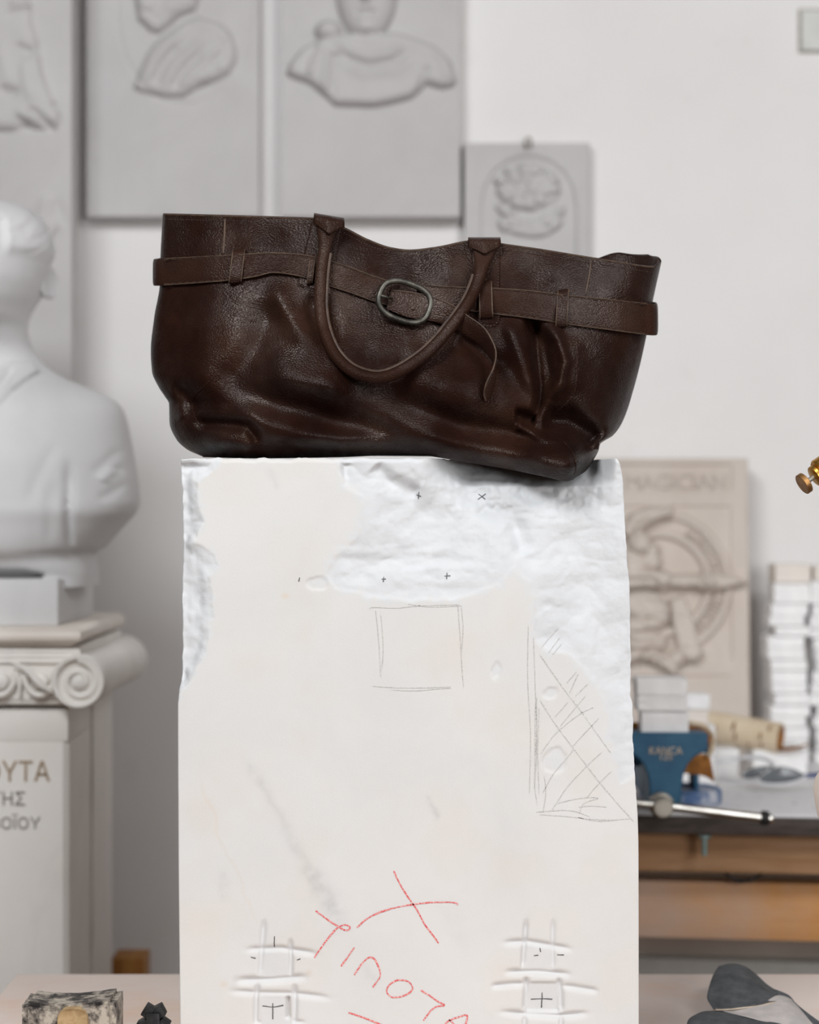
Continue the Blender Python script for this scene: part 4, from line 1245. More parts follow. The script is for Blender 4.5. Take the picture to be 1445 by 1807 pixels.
# capital: band, two rolls ending in spiral volutes, egg ornament and astragal
rx = PX(138, 2.655); rz = PZ(1203, 2.655); RR = .0352
lxv = 2*cxp-rx
mb = MB().box(lxv, rx, 2.675, 3.05, PZ(1236, 2.66), zp0)
for k in range(3):
    zz = PZ(1150+k*9, 2.66)
    mb.sweep([(lxv, 2.674, zz), (rx, 2.674, zz)], .0042, 10)
mb.build('capital_band', M['column_marble'], ped, True)
for vx in (rx, lxv):
    sgn = 1 if vx == rx else -1
    prf = [(.009, .002), (.009, RR*.60), (.007, RR*.74), (.0005, RR*.84), (0, RR*.94), (.004, RR), (.03, RR*1.0), (.10, RR*.97), (.20, RR*.95), (.30, RR*.98), (.40, RR*1.02), (.418, RR*1.03), (.424, RR*.98)]
    roll = MB().lathe((vx, 2.652, rz), (0, 1, 0), prf, 48).build('volute_roll', M['column_marble'], ped, True, 40)
    tt_ = np.linspace(0, 2.3*2*math.pi, 150)
    rr = RR*.80*np.exp(-tt_*.125)
    ang = math.pi/2+sgn*0-sgn*tt_*-1*1.0
    sx = vx+sgn*rr*np.cos(math.pi/2-tt_)*1.0; sz = rz+rr*np.sin(math.pi/2-tt_)
    MB().sweep(np.stack([sx, np.full(150, 2.659), sz], 1), .0060*np.exp(-tt_*.07), 10).build('spiral', M['column_marble'], roll)
    MB().lathe((vx, 2.652, rz), (0, 1, 0), [(0, .003), (.002, .0085), (.010, .0095)], 24).build('volute_eye', M['column_marble'], roll)
mb = MB()
eggs = np.arange(lxv+.065, rx-.05, .052)
for ex_ in eggs:
    a = np.linspace(0, math.pi, 14)
    mb.sweep([(ex_+.020*math.cos(t), 2.668, PZ(1190, 2.66)-.028*math.sin(t)) for t in a], .004, 8)
    mb.lathe((ex_, 2.664, PZ(1203, 2.66)), (0, 1, 0), [(0, .004), (.003, .010), (.010, .013)], 18)
    mb.sweep([(ex_+.026, 2.668, PZ(1192, 2.66)), (ex_+.026, 2.668, PZ(1228, 2.66))], np.array([.005, .002]), 8)
mb.build('egg_and_dart', M['column_marble'], ped)
lf = MB()
for u in range(5):
    lf.sweep(cr([(rx-.036, 2.662, PZ(1222, 2.66)), (rx-.052-.004*u, 2.655, PZ(1205-6*u, 2.66)), (rx-.066-.006*u, 2.662, PZ(1176-2*u, 2.66))], 12), np.r_[np.linspace(.002, .004, 6), np.linspace(.004, .001, 6)], 8)
lf.build('carved_palmette', M['column_marble'], ped)
MB().sweep([(lxv+.02, 2.683, PZ(1240, 2.66)), (rx-.018, 2.683, PZ(1240, 2.66))], .0055, 12).build('astragal', M['column_marble'], ped)
fit_text('lettering', 'ΟΥΤΑ', -28, 88, 1342, 1379, 2.6895, .001, M['incised'], ped)
fit_text('lettering', 'ΤΗΣ', -16, 44, 1397, 1421, 2.6895, .001, M['incised_grey'], ped)
fit_text('lettering', 'ΒΟΪΟΥ', -16, 71, 1436, 1463, 2.6895, .001, M['incised_grey'], ped)

# bust: lofted block of marble, man in a jacket, arms cut off above the elbow
bust = thing('marble_bust', 'white marble bust of a person in an open jacket, standing on the ionic pedestal', 'statue', (cxp, 2.85, zp1))
bz0 = zp1
bzt = PZ(1022, 2.70)
MB().box(2*cxp+.465, -.465, 2.70, 3.0, bz0, bzt, bev=.003).build('plinth', M['bust_marble'], bust)
D0 = 2.80
hwpx = lambda px: PX(px, D0)-cxp
rowsb = [  # pixel y, half width (from right silhouette px), front depth, back depth, exponent
    (1034, 158, .115, .13, 4), (1018, 158, .115, .13, 4), (1000, 158, .13, .13, 3.2), (985, 157, .14, .13, 2.8), (976, 160, .150, .13, 2.6), (966, 176, .155, .13, 2.6), (950, 191, .158, .13, 2.6), (925, 213, .160, .13, 2.6),
    (902, 233, .162, .13, 2.6), (885, 238.5, .160, .13, 2.6), (860, 237, .158, .13, 2.6), (820, 231, .155, .13, 2.6), (770, 222, .145, .125, 2.6), (735, 214, .135, .12, 2.6), (718, 207, .128, .115, 2.5), (705, 196, .12, .11, 2.4),
    (692, 172, .11, .105, 2.3), (678, 138, .10, .10, 2.2), (664, 105, .09, .095, 2.1), (648, 78, .08, .09, 2.0), (630, 60, .072, .085, 2.0), (605, 47, .068, .085, 2.0), (580, 44, .075, .09, 2.0), (555, 50, .105, .10, 2.0),
    (525, 66, .125, .115, 2.0), (490, 78, .135, .125, 2.0), (455, 84, .135, .128, 2.0), (420, 80, .13, .125, 2.0), (390, 66, .115, .112, 2.0), (368, 40, .085, .085, 2.0), (352, -10, .05, .05, 2.0), (345, -70, .02, .02, 2.0)]
ry = np.array([r[0] for r in rowsb])[::-1].astype(float)
gy = np.linspace(345, 1034, 260)
hw_ = np.array([hwpx(r[1]) for r in rowsb])[::-1]
hw_[0] = max(hw_[0], .01)
HWs = sp(gy, ry, hw_); FD = sp(gy, ry, [r[2] for r in rowsb][::-1]); BK = sp(gy, ry, [r[3] for r in rowsb][::-1]); EX = sp(gy, ry, [r[4] for r in rowsb][::-1])
th = np.linspace(0, 2*math.pi, 200, endpoint=False)
ct, st = np.cos(th)[None, :], np.sin(th)[None, :]
e2 = (2/EX)[:, None]
xx = np.sign(ct)*np.abs(ct)**e2*HWs[:, None]
yy = np.sign(st)*np.abs(st)**e2
yy = np.where(yy > 0, yy*BK[:, None], yy*FD[:, None])
Yg = np.repeat(gy[:, None], 200, 1)
Xp = (xx+cxp)/D0*F+CX            # pixel-like coordinate used only to place folds
XM = np.where(xx < 0, (-xx+cxp)/D0*F+CX, Xp)
frt = smooth01(-np.sin(th)[None, :]/.25)*np.ones_like(xx)
dsp = np.zeros_like(xx)
dsp += ridge(XM, Yg, [(140, 812), (143, 870), (139, 930), (139, 985)], 6, -.012, .3)+ridge(XM, Yg, [(112, 850), (112, 900), (108, 960)], 8, -.003, .3)
for pts in ([(218, 790), (196, 818), (176, 842)], [(228, 850), (205, 872), (186, 884)], [(222, 822), (200, 848)], [(120, 780), (90, 850), (70, 900)]): dsp += ridge(XM, Yg, pts, 8, -.0028, .3)
dsp += ridge(XM, Yg, [(212, 830), (190, 850)], 8, .005, .2)
lap = pmask(XM, Yg, [(55, 640), (70, 655), (30, 700), (0, 745), (-70, 900), (-140, 900), (-40, 700), (25, 640)], 6)
dsp += .012*lap
dsp += ridge(XM, Yg, [(30, 650), (5, 720), (-60, 880)], 5, -.012, .1)
under = pmask(XM, Yg, [(-330, 1004), (60, 1003), (92, 1010), (88, 1021), (-330, 1022)], 6)
dsp -= .022*under
faceC = -112.0
head = smooth01((610-Yg)/20)
dsp += head*(ridge(Xp, Yg, [(faceC, 455), (faceC, 480), (faceC, 505)], 13, .022, .1)+bump(Xp, Yg, faceC, 508, 22, 10, .010)+bump(Xp, Yg, faceC-42, 458, 24, 11, -.012)+bump(Xp, Yg, faceC+42, 458, 24, 11, -.012)
             + ridge(Xp, Yg, [(faceC-70, 440), (faceC-30, 436), (faceC, 444), (faceC+30, 436), (faceC+70, 440)], 8, .007, .2)+ridge(Xp, Yg, [(faceC-34, 534), (faceC, 531), (faceC+34, 534)], 4, -.008, .2)
             + ridge(Xp, Yg, [(faceC-26, 541), (faceC, 545), (faceC+26, 541)], 7, .006, .2)+bump(Xp, Yg, faceC, 566, 30, 12, .010)+bump(Xp, Yg, faceC-75, 500, 30, 26, .006)+bump(Xp, Yg, faceC+75, 500, 30, 26, .006))
dirx = xx/np.maximum(HWs[:, None], .02); diry = yy/.15
nrm = np.sqrt(dirx**2+diry**2)+1e-6
xx2 = xx+dirx/nrm*dsp*frt*.25; yy2 = yy-dsp*frt
hair = smooth01((470-Yg)/30)*np.where(np.sin(th)[None, :] > -.75, 1, smooth01((410-Yg)/14))
hn = .0025*ridged(Xp/22, Yg/16+np.sin(th)[None, :]*5, 3, 401)*hair+.006*hair
xx2 += dirx/nrm*hn; yy2 += np.sign(yy)*np.abs(diry/nrm)*hn
neckf = 2.84-.03*smooth01((640-gy)/80)
Vbst = np.stack([xx2+cxp, yy2+neckf[:, None], PZ(Yg, D0)], -1).reshape(-1, 3)
fbst = quads(260, 200)
fcs = []
for i in range(259):
    for j in range(200):
        fcs.append([i*200+j, i*200+(j+1) % 200, (i+1)*200+(j+1) % 200, (i+1)*200+j])
fcs.append(list(range(200))[::-1]); fcs.append([259*200+j for j in range(200)])
MB().add(Vbst, fcs).build('carved_figure', M['bust_marble'], bust, True, 80)
for sgn in (1, -1):   # ears
    MB().lathe((cxp+sgn*(hwpx(74)-.006), 2.825, PZ(496, D0)), (sgn, -.35, 0), [(0, .012), (.006, .022), (.013, .024), (.016, .020), (.013, .011)], 24).build('ear', M['bust_marble'], bust)

# weathered board standing on the floor between pedestal and block
bd = MB().box(PX(197, 3.115), PX(256, 3.115), 3.11, 3.18, 0, PZ(1690, 3.115), bev=.003).build('timber_offcut', M['offcut_wood'], None)
tag(bd, 'weathered orange timber offcut standing on the floor right of the ionic pedestal', 'wood')

# ------------------------------------------------------------------ bench at the right
YAW = math.radians(-7)
ORG = Vector((.48, 2.76, 0))
BM_ = Matrix.Translation(ORG) @ Matrix.Rotation(YAW, 4, 'Z')
bench = thing('workbench', 'dusty dark topped workbench with brown beech rails behind the block', 'workbench', (.48, 2.76, 0))
def bbox(x0, x1, y0, y1, z0, z1, bev=.002): return MB().box(x0, x1, y0, y1, z0, z1, BM_, bev)
zt_ = BENCH_Z
# the back corner of the top is kept clear of the wall
bp = [(-.30, .006), (.62, .006), (.62, .60), (-.30, .60)]
bbox(-.30, .62, .006, .60, zt_-.004, zt_, .001).build('worktop', M['bench_top'], bench)
bbox(-.30, .62, 0, .60, zt_-.028, zt_-.004, .002).build('edge_board', M['bench_edge'], bench)
bbox(-.28, .60, .04, .065, zt_-.086, zt_-.028).build('apron', M['apron_wood'], bench)
bbox(-.28, .60, .09, .135, PZ(1657, 2.86), PZ(1556, 2.86), .004).build('stretcher', M['stretcher_wood'], bench)
bbox(-.28, .60, .48, .52, PZ(1692, 3.24), PZ(1520, 3.24)).build('back_rail', M['shelf_dark'], bench)
bbox(-.28, .60, .45, .478, PZ(1745, 3.22), PZ(1692, 3.22)).build('pale_filler_board', M['plate'], bench)  # added pale board that lightens the shaded strip below the rail
for x in (-.28, .53):
    for y in (.066, .52):
        bbox(x, x+.07, y+(.07 if y < .1 else 0), y+.06+(.07 if y < .1 else 0), 0, zt_-.028).build('leg', M['apron_wood'], bench)
bo = np.array(P(1243, 1462, 2.775)); 
MB().lathe((bo[0], bo[1], zt_-.029), (0, 0, -1), [(0, .009), (.004, .009), (.0041, .0042), (.028, .0042)], 16).build('hanging_bolt', M['teal_metal'], bench)
cb = cr([P(1268, 1520, 2.83), P(1276, 1535, 2.83), P(1292, 1550, 2.83), P(1312, 1556, 2.83), P(1333, 1550, 2.83), P(1350, 1535, 2.83), P(1356, 1520, 2.83)], 40)
MB().sweep(cb, .0024, 8).build('cable_loop', M['cable'], bench)

# vise
VD = 2.70
vis = thing('bench_vise', 'blue enamelled bench vise with gold lettering clamped to the workbench', 'vise', tuple(P(1175, 1420, 2.78)))
v = lambda px, py: (PX(px, VD), PZ(py, VD))
cxv = 1174
outl = [(1096, 1293), (1250, 1294), (1249, 1328), (1236, 1330), (1224, 1337), (1213, 1350), (1206, 1368), (1203, 1392), (1202, 1424), (1145, 1424), (1146, 1392), (1143, 1368), (1136, 1350), (1124, 1337), (1110, 1329), (1098, 1328)]
jaw = MB().prism([v(*q) for q in outl], VD, VD+.05)
MB_j = jaw.build('front_jaw', M['vise_blue'], vis, True, 25)
bv = MB_j.modifiers.new('bevel', 'BEVEL'); bv.width = .0025; bv.segments = 2; bv.limit_method = 'ANGLE'
fit_text('lettering', 'KANCA', 1146, 1204, 1318, 1331, VD-.0002, .0012, M['vise_letter'], MB_j)
fit_text('lettering', '125', 1165, 1186, 1330, 1341, VD-.0002, .0012, M['vise_letter'], MB_j)
MB().box(PX(1100, VD), PX(1228, VD), VD+.064, VD+.124, PZ(1355, VD+.05), PZ(1297, VD+.05), bev=.004).build('rear_jaw', M['vise_blue'], vis)
MB().box(PX(1148, VD), PX(1206, VD), VD+.02, VD+.30, PZ(1424, VD), PZ(1366, VD), bev=.004).build('slide', M['vise_blue'], vis)
bx0 = PX(1222, 2.86)
MB().box(PX(1222, 2.86), PX(1230, 2.86), 2.84, 2.90, BENCH_Z+.012, PZ(1340, 2.86), bev=.002).box(PX(1150, 2.86), PX(1230, 2.86), 2.845, 2.96, PZ(1362, 2.86), PZ(1340, 2.86), bev=.003).build('body_casting', M['vise_blue'], vis)
bcx = PX(1196, 2.90)
MB().lathe((bcx, 2.875, BENCH_Z+.0006), (0, 0, 1), [(0, .056), (.004, .058), (.018, .058), (.022, .054)], 48).build('swivel_base', M['vise_dusty'], vis, True)
sc_ = P(1171, 1426, 2.655)
MB().lathe(sc_, (0, 1, 0), [(0, .0115), (.0015, .0128), (.020, .0128), (.022, .0165), (.034, .0165), (.046, .012)], 32).build('screw_head', M['steel_dull'], vis)
hb = [P(1060, 1411, 2.668), P(1171, 1422, 2.668), P(1345, 1443, 2.668)]
MB().sweep(hb, .0062, 20).build('handle_bar', M['steel'], vis)
hd = np.array(hb[2])-np.array(hb[1]); hd /= np.linalg.norm(hd)
MB().lathe(np.array(hb[2])-hd*.002, hd, [(0, .0085), (.002, .0095), (.008, .0095), (.010, .0085)], 24).build('rubber_ring', M['rubber'], vis)
MB().lathe(np.array(hb[2])+hd*.008, hd, [(0, .0062), (.004, .0062), (.006, .004)], 20).build('end_cap', M['steel'], vis)

# strip of bark held in the vise: curled sheet
def curl(name, pts_top, pts_bot, th_, mat, parent=None):
    A = cr(pts_top, 40); B = cr(pts_bot, 40)
    return MB().ribbon(A, B, th_, 10).build(name, mat, parent)
D1 = VD+.0570
bk_ = thing('bark_strip', 'curled orange brown bark strip gripped in the blue vise', 'bark', tuple(P(1250, 1360, D1)))
top_ = [P(1096, 1274, D1-.0), P(1140, 1275, D1), P(1215, 1276, D1), P(1238, 1281, D1+.004), P(1250, 1292, D1+.02), P(1254, 1305, D1+.04)]
bot_ = [P(1096, 1298, D1), P(1140, 1298, D1), P(1215, 1300, D1), P(1236, 1322, D1+.004), P(1247, 1332, D1+.02), P(1250, 1345, D1+.04)]
curl('upper_curl', top_, bot_, .005, M['bark_inner'], bk_)
eg = [np.array(q)+np.array([.001, -.003, .001]) for q in top_[2:]]
MB().sweep(cr(eg+[P(1256, 1320, D1-.004), P(1250, 1334, D1-.006)], 30), .0035, 8).build('pale_edge', M['bark'], bk_)
curl('lower_curl', [P(1203, 1350, D1), P(1222, 1336, D1), P(1240, 1330, D1+.004), P(1252, 1338, D1+.01)], [P(1202, 1364, D1), P(1222, 1366, D1), P(1244, 1370, D1), P(1259, 1379, D1-.004)], .005, M['bark_inner'], bk_)

# marble offcuts held on the vise
def slab(name, label, px0, px1, py0, py1, d, dep, mat, group=None, rot=0.0, bev=.0015, zfix=None):
    x0_, x1_ = PX(px0, d), PX(px1, d); z1_, z0_ = PZ(py0, d), PZ(py1, d)
    if zfix is not None: z0_ = zfix
    import bmesh
    bm = bmesh.new(); bmesh.ops.create_cube(bm, size=1)
    bmesh.ops.subdivide_edges(bm, edges=list(bm.edges), cuts=3, use_grid_fill=True)
    sd = random.random()*50
    for q in bm.verts:
        j = .0012*np.array([fbm(np.array([q.co.x*3+sd]), np.array([q.co.z*3+q.co.y*5]), 2, k)[0] for k in (1, 2)])
        q.co = Vector((q.co.x*(x1_-x0_)+j[0], q.co.y*dep+j[1], q.co.z*(z1_-z0_)))
    bmesh.ops.bevel(bm, geom=[e for e in bm.edges if e.calc_face_angle(0) > .8], offset=bev, segments=1, affect='EDGES')
    me = bpy.data.meshes.new(name); bm.to_mesh(me); bm.free()
    o = link(name, me, mat, None, False)
    o.location = ((x0_+x1_)/2, d+dep/2, (z0_+z1_)/2); o.rotation_euler = (0, 0, rot)
    tag(o, label, 'marble piece', group)
    return o
slab('marble_offcut', 'white marble offcut, lowest of the three piled on the vise jaw', 1131, 1215, 1256, 1297, VD+.012, .035, M['slab'])
slab('marble_offcut', 'white marble offcut, middle of the three piled on the vise jaw', 1125, 1214, 1227, 1255.6, VD+.008, .05, M['slab'])
slab('marble_offcut', 'white marble offcut, topmost of the three piled on the vise jaw', 1123, 1213, 1197, 1226.6, VD+.008, .05, M['slab'])
SB = 3.05
slab('marble_offcut', 'small white marble offcut just right of the three piled on the vise jaw', 1205, 1253, 1226, 1252, SB, .05, M['slab'])
slab('marble_offcut', 'cream marble offcut under the small piece right of the vise', 1203, 1250, 1253, 1279, SB, .06, M['slab_cream'])
slab('marble_offcut', 'thick white marble offcut, lowest behind the vise', 1200, 1262, 1280, 1390, SB-.01, .09, M['slab'], zfix=BENCH_Z)
slab('marble_offcut', 'white marble chunk under the left end of the bark tube', 1262, 1304, 1322, 1370, 3.13, .07, M['slab'], zfix=BENCH_Z)
slab('marble_offcut', 'low white marble block under the open end of the bark tube', 1329, 1424, 1323, 1360, 3.17, .09, M['slab'], zfix=BENCH_Z)

# hollow bark tube
bt = thing('bark_tube', 'hollow pale bark tube with brown scars lying on marble pieces', 'bark', tuple(P(1315, 1318, 3.19)))
a0, a1 = P(1250, 1283, 3.222), P(1377, 1303, 3.172)
ax_ = a1-a0; La = np.linalg.norm(ax_); ax_ /= La
R_ = .0255
MB().lathe(a0, ax_, [(0, R_*1.0), (.02, R_*1.02), (La*.6, R_*.98), (La, R_*.94), (La+.0005, R_*.80), (La-.05, R_*.78), (.001, R_*.78)], 40).build('bark_shell', M['bark'], bt)
MB().lathe(a0+ax_*.004, ax_, [(0, R_*.76), (La*.93, R_*.76), (La-.004, R_*.79), (La-.012, R_*.5), (La*.5, R_*.4)], 32).build('inner_bark', M['bark_inner'], bt)
up_ = np.array([0, 0, 1.0]); up_ -= ax_*(up_@ax_); up_ /= np.linalg.norm(up_); sd_ = np.cross(ax_, up_)
if sd_[1] > 0: sd_ = -sd_
for fx, fa, sz in ((.16, 10, .006), (.40, 25, .0085), (.44, -10, .007), (.78, 5, .006), (.88, 40, .006), (.80, -30, .005), (.62, -35, .004)):
    an = math.radians(fa); nn_ = up_*math.sin(an)+sd_*math.cos(an)
    cpt = a0+ax_*(fx*La)+nn_*(R_*.985)
    tn = np.cross(nn_, ax_)
    MB().sweep([cpt-tn*sz+nn_*-.001, cpt, cpt+tn*sz+nn_*-.001], np.array([.0008, sz*.35, .0008]), 10).build('scar', M['bark_mark'], bt)
lip = [P(1375, 1318, 3.175), P(1392, 1319, 3.17), P(1412, 1316, 3.165), P(1422, 1313, 3.165)]
lip2 = [P(1372, 1325, 3.16), P(1392, 1324, 3.155), P(1412, 1319, 3.155), P(1424, 1315, 3.16)]
MB().ribbon(cr(lip, 16), cr(lip2, 16), .003).build('torn_lip', M['bark_inner'], bt)

# stacks of sawn marble pieces
stackL = [(1368, 1431, 996, 1028), (1366, 1430, 1029, 1064), (1361, 1426, 1065, 1086), (1358, 1420, 1087, 1104), (1369, 1429, 1105, 1122), (1354, 1419, 1123, 1142), (1355, 1421, 1143, 1163),
          (1360, 1424, 1164, 1183), (1361, 1424, 1184, 1205), (1362, 1424, 1206, 1223), (1367, 1428, 1224, 1244), (1360, 1429, 1245, 1264), (1360, 1422, 1265, 1283), (1371, 1428, 1284, 1305), (1371, 1426, 1306, 1323), (1366, 1428, 1324, 1345)]
stackR = [(1437, 1500, 999, 1024), (1431, 1496, 1025, 1066), (1434, 1499, 1067, 1087), (1430, 1492, 1088, 1109), (1430, 1494, 1110, 1126), (1436, 1500, 1127, 1145), (1439, 1502, 1146, 1167), (1441, 1503, 1168, 1184),
          (1435, 1497, 1185, 1206), (1432, 1495, 1207, 1224), (1429, 1492, 1225, 1245), (1442, 1505, 1246, 1264), (1436, 1499, 1265, 1283), (1441, 1503, 1284, 1309), (1442, 1504, 1310, 1327), (1438, 1500, 1328, 1345)]
ordn = ['topmost', 'second from the top', 'third from the top', 'fourth from the top', 'fifth from the top', 'sixth from the top', 'seventh from the top', 'eighth from the top',
        'eighth from the bottom', 'seventh from the bottom', 'sixth from the bottom', 'fifth from the bottom', 'fourth from the bottom', 'third from the bottom', 'second from the bottom', 'lowest']
SD = 3.33
# pieces are closed up so that each rests on the one below
for st_, wh, grp in ((stackL, 'in the stack behind the bark tube', 'marble pieces in the left stack'), (stackR, 'in the stack at far right', 'marble pieces in the right stack')):
    for k, (a, b, c_, d_) in enumerate(st_):
        nxt = st_[k+1][2] if k+1 < len(st_) else None
        zf = PZ(nxt, SD)+.0003 if nxt else BENCH_Z
        slab('marble_offcut', 'white marble piece, %s %s' % (ordn[k], wh), a, b, c_, d_, SD+.004*((k*7) % 3), .066, M['slab_cream'] if k == 0 else M['slab'], grp, 0, .0012, zf)

# safety glasses lying on the dusty bench
gl = thing('safety_glasses', 'clear framed safety glasses with smoky lenses and blue temple tip on the bench', 'glasses', tuple(P(1350, 1380, 2.98)))
GD = 2.98
def lens(poly, d, mat, name, th_=.002):
    p_ = cr(poly+[poly[0]], 40)[:-1]
    Vv = [P(a, b, d+.0005*i*0) for i, (a, b) in enumerate(p_)]
    Vv = np.array(Vv); back_ = Vv+np.array([0, .002, .0005])
    n_ = len(Vv); cen_ = Vv.mean(0)+np.array([0, -.006, .003])
    mbx = MB().add(np.vstack([Vv, back_, [cen_]]), [[i, (i+1) % n_, 2*n_] for i in range(n_)]+[[i, n_+i, n_+(i+1) % n_, (i+1) % n_] for i in range(n_)]+[[n_+i for i in range(n_)][::-1]])
    return mbx.build(name, mat, gl)
L1 = [(1307, 1369), (1318, 1360), (1338, 1354), (1358, 1352), (1366, 1354), (1352, 1366), (1336, 1372), (1318, 1374)]
L2 = [(1336, 1377), (1350, 1366), (1372, 1354), (1392, 1355), (1410, 1362), (1420, 1369), (1408, 1377), (1380, 1382), (1354, 1383)]
lens(L1, GD+.03, M['dark_lens'], 'lens'); lens(L2, GD, M['dark_lens'], 'lens')
MB().sweep(cr([P(1262, 1346, GD+.09), P(1300, 1338, GD+.09), P(1340, 1337, GD+.08), P(1362, 1346, GD+.06), P(1362, 1353, GD+.04), P(1345, 1370, GD+.01), P(1338, 1378, GD)], 50), .0028, 10).build('frame', M['glass_frame'], gl)
MB().sweep(cr([P(1334, 1378, GD-.002), P(1352, 1384, GD-.002), P(1380, 1384, GD-.002), P(1408, 1378, GD-.002), P(1424, 1369, GD)], 40), .0022, 10).build('lower_rim', M['glass_frame'], gl)
MB().sweep(cr([P(1270, 1374, GD+.04), P(1290, 1380, GD+.02), P(1312, 1380, GD+.01), P(1334, 1376, GD)], 30), .002, 8).build('temple', M['glass_frame'], gl)
MB().sweep(cr([P(1420, 1370, GD), P(1434, 1368, GD+.01), P(1462, 1366, GD+.03)], 20), .0034, 10).build('temple_tip', M['blue_plastic'], gl)
# cover plate high on the wall
cp = thing('cover_plate', 'aged white cover plate with grimy outline high on the wall at right', 'cover plate', tuple(P(1445, 95, WALL-.002)))
MB().box(PX(1409, 3.495), PX(1482, 3.495), WALL-.005, WALL-.0005, PZ(93, 3.495), PZ(15, 3.495), bev=.002).build('back_box', M['plate_gap'], cp)
MB().box(PX(1414, 3.492), PX(1478, 3.492), WALL-.011, WALL-.005, PZ(89, 3.492), PZ(19, 3.492), bev=.003).build('plate', M['plate'], cp)

# ------------------------------------------------------------------ things on the work table
ham = thing('club_hammer', 'worn square steel hammer head with end of its wooden handle, lying on the work table', 'hammer', (PX(120, 2.02), 2.02, TABLE_Z))
import bmesh
def hammer_head():
    n = 40; m = 20
    zt2 = CZ-(1768-CY)/F*2.0
    mb = MB()
    x0_, x1_ = PX(36, 2.0), PX(204, 2.0)
    bm = bmesh.new(); bmesh.ops.create_cube(bm, size=1)
    bmesh.ops.bevel(bm, geom=list(bm.edges), offset=.07, segments=2, affect='EDGES')
    bmesh.ops.subdivide_edges(bm, edges=[e for e in bm.edges if e.calc_length() > .3], cuts=14, use_grid_fill=True)
    bm.verts.index_update()
    Vv = np.array([q.co[:] for q in bm.verts]); fc = [[q.index for q in f.verts] for f in bm.faces]; bm.free()
    u = Vv[:, 0]+.5
    waist = 1-.12*np.exp(-((u-.5)/.22)**2)*0
    z_ = TABLE_Z+.0005+(Vv[:, 2]+.5)*(zt2-TABLE_Z)
    topc = smooth01((Vv[:, 2]+.1)/.6)
    z_ = z_-topc*.0045*np.sin(np.clip(u, 0, 1)*math.pi)+topc*.004*(u-.5)
    x_ = x0_+u*(x1_-x0_)
    y_ = 2.002+(Vv[:, 1]+.5)*.056-.004*(u-.5)
    nn_ = .0010*fbm(u*14, Vv[:, 2]*10+Vv[:, 1]*8, 3, 501)
    return mb.add(np.stack([x_, y_+nn_, z_+nn_], 1), fc)
hammer_head().build('head', M['hammer'], ham, True, 50)
zc = PZ(1816, 1.99)
hx = PX(126, 1.99)
ov = np.linspace(0, 2*math.pi, 28, endpoint=False)
mbh = MB()
ringf = lambda y, a, b: [(hx+np.sign(math.cos(t))*abs(math.cos(t))**.6*a, y, zc+np.sign(math.sin(t))*abs(math.sin(t))**.6*b) for t in ov]
rws = [ringf(1.9985, .0135, .0165), ringf(1.9965, .0150, .0180), ringf(2.004, .0155, .0185), ringf(2.06, .0155, .0180), ringf(2.30, .015, .017)]
fc = []
for i in range(4):
    for j in range(28): fc.append([i*28+j, i*28+(j+1) % 28, (i+1)*28+(j+1) % 28, (i+1)*28+j])
fc += [list(range(28))[::-1], [4*28+j for j in range(28)]]
rws2 = np.vstack(rws[:4]); fc = [f for f in fc if max(f) < 112]+[[3*28+j for j in range(28)]]
mbh.add(rws2, fc).build('wooden_handle', M['handle_wood'], ham, True, 60)

bt_ = thing('toothed_steel_bit', 'small black toothed steel bit standing on the table beside the hammer', 'tool', (PX(271, 2.0), 2.0, TABLE_Z))
zb_ = lambda py: PZ(py, 2.0)
xb_ = lambda px: PX(px, 2.0)
MB().box(xb_(259), xb_(284), 1.99, 2.012, TABLE_Z, zb_(1784), bev=.002).box(xb_(252), xb_(292), 1.992, 2.01, TABLE_Z, zb_(1802), bev=.002).build('shank', M['black_steel'], bt_)
for cx_, an in ((261.5, 32), (281.5, -28)):
    Mx = Matrix.Translation((xb_(cx_), 2.001, zb_(1783.5))) @ Matrix.Rotation(math.radians(an), 4, 'Y')
    MB().box(-.0046, .0046, -.008, .008, -.006, .0055, Mx, .0012).build('tooth', M['black_steel'], bt_)
for cx_, an in ((253, 60), (290, -55)):
    Mx = Matrix.Translation((xb_(cx_), 2.001, zb_(1806))) @ Matrix.Rotation(math.radians(an), 4, 'Y')
    MB().box(-.0042, .0042, -.008, .008, -.005, .005, Mx, .001).build('tooth', M['black_steel'], bt_)

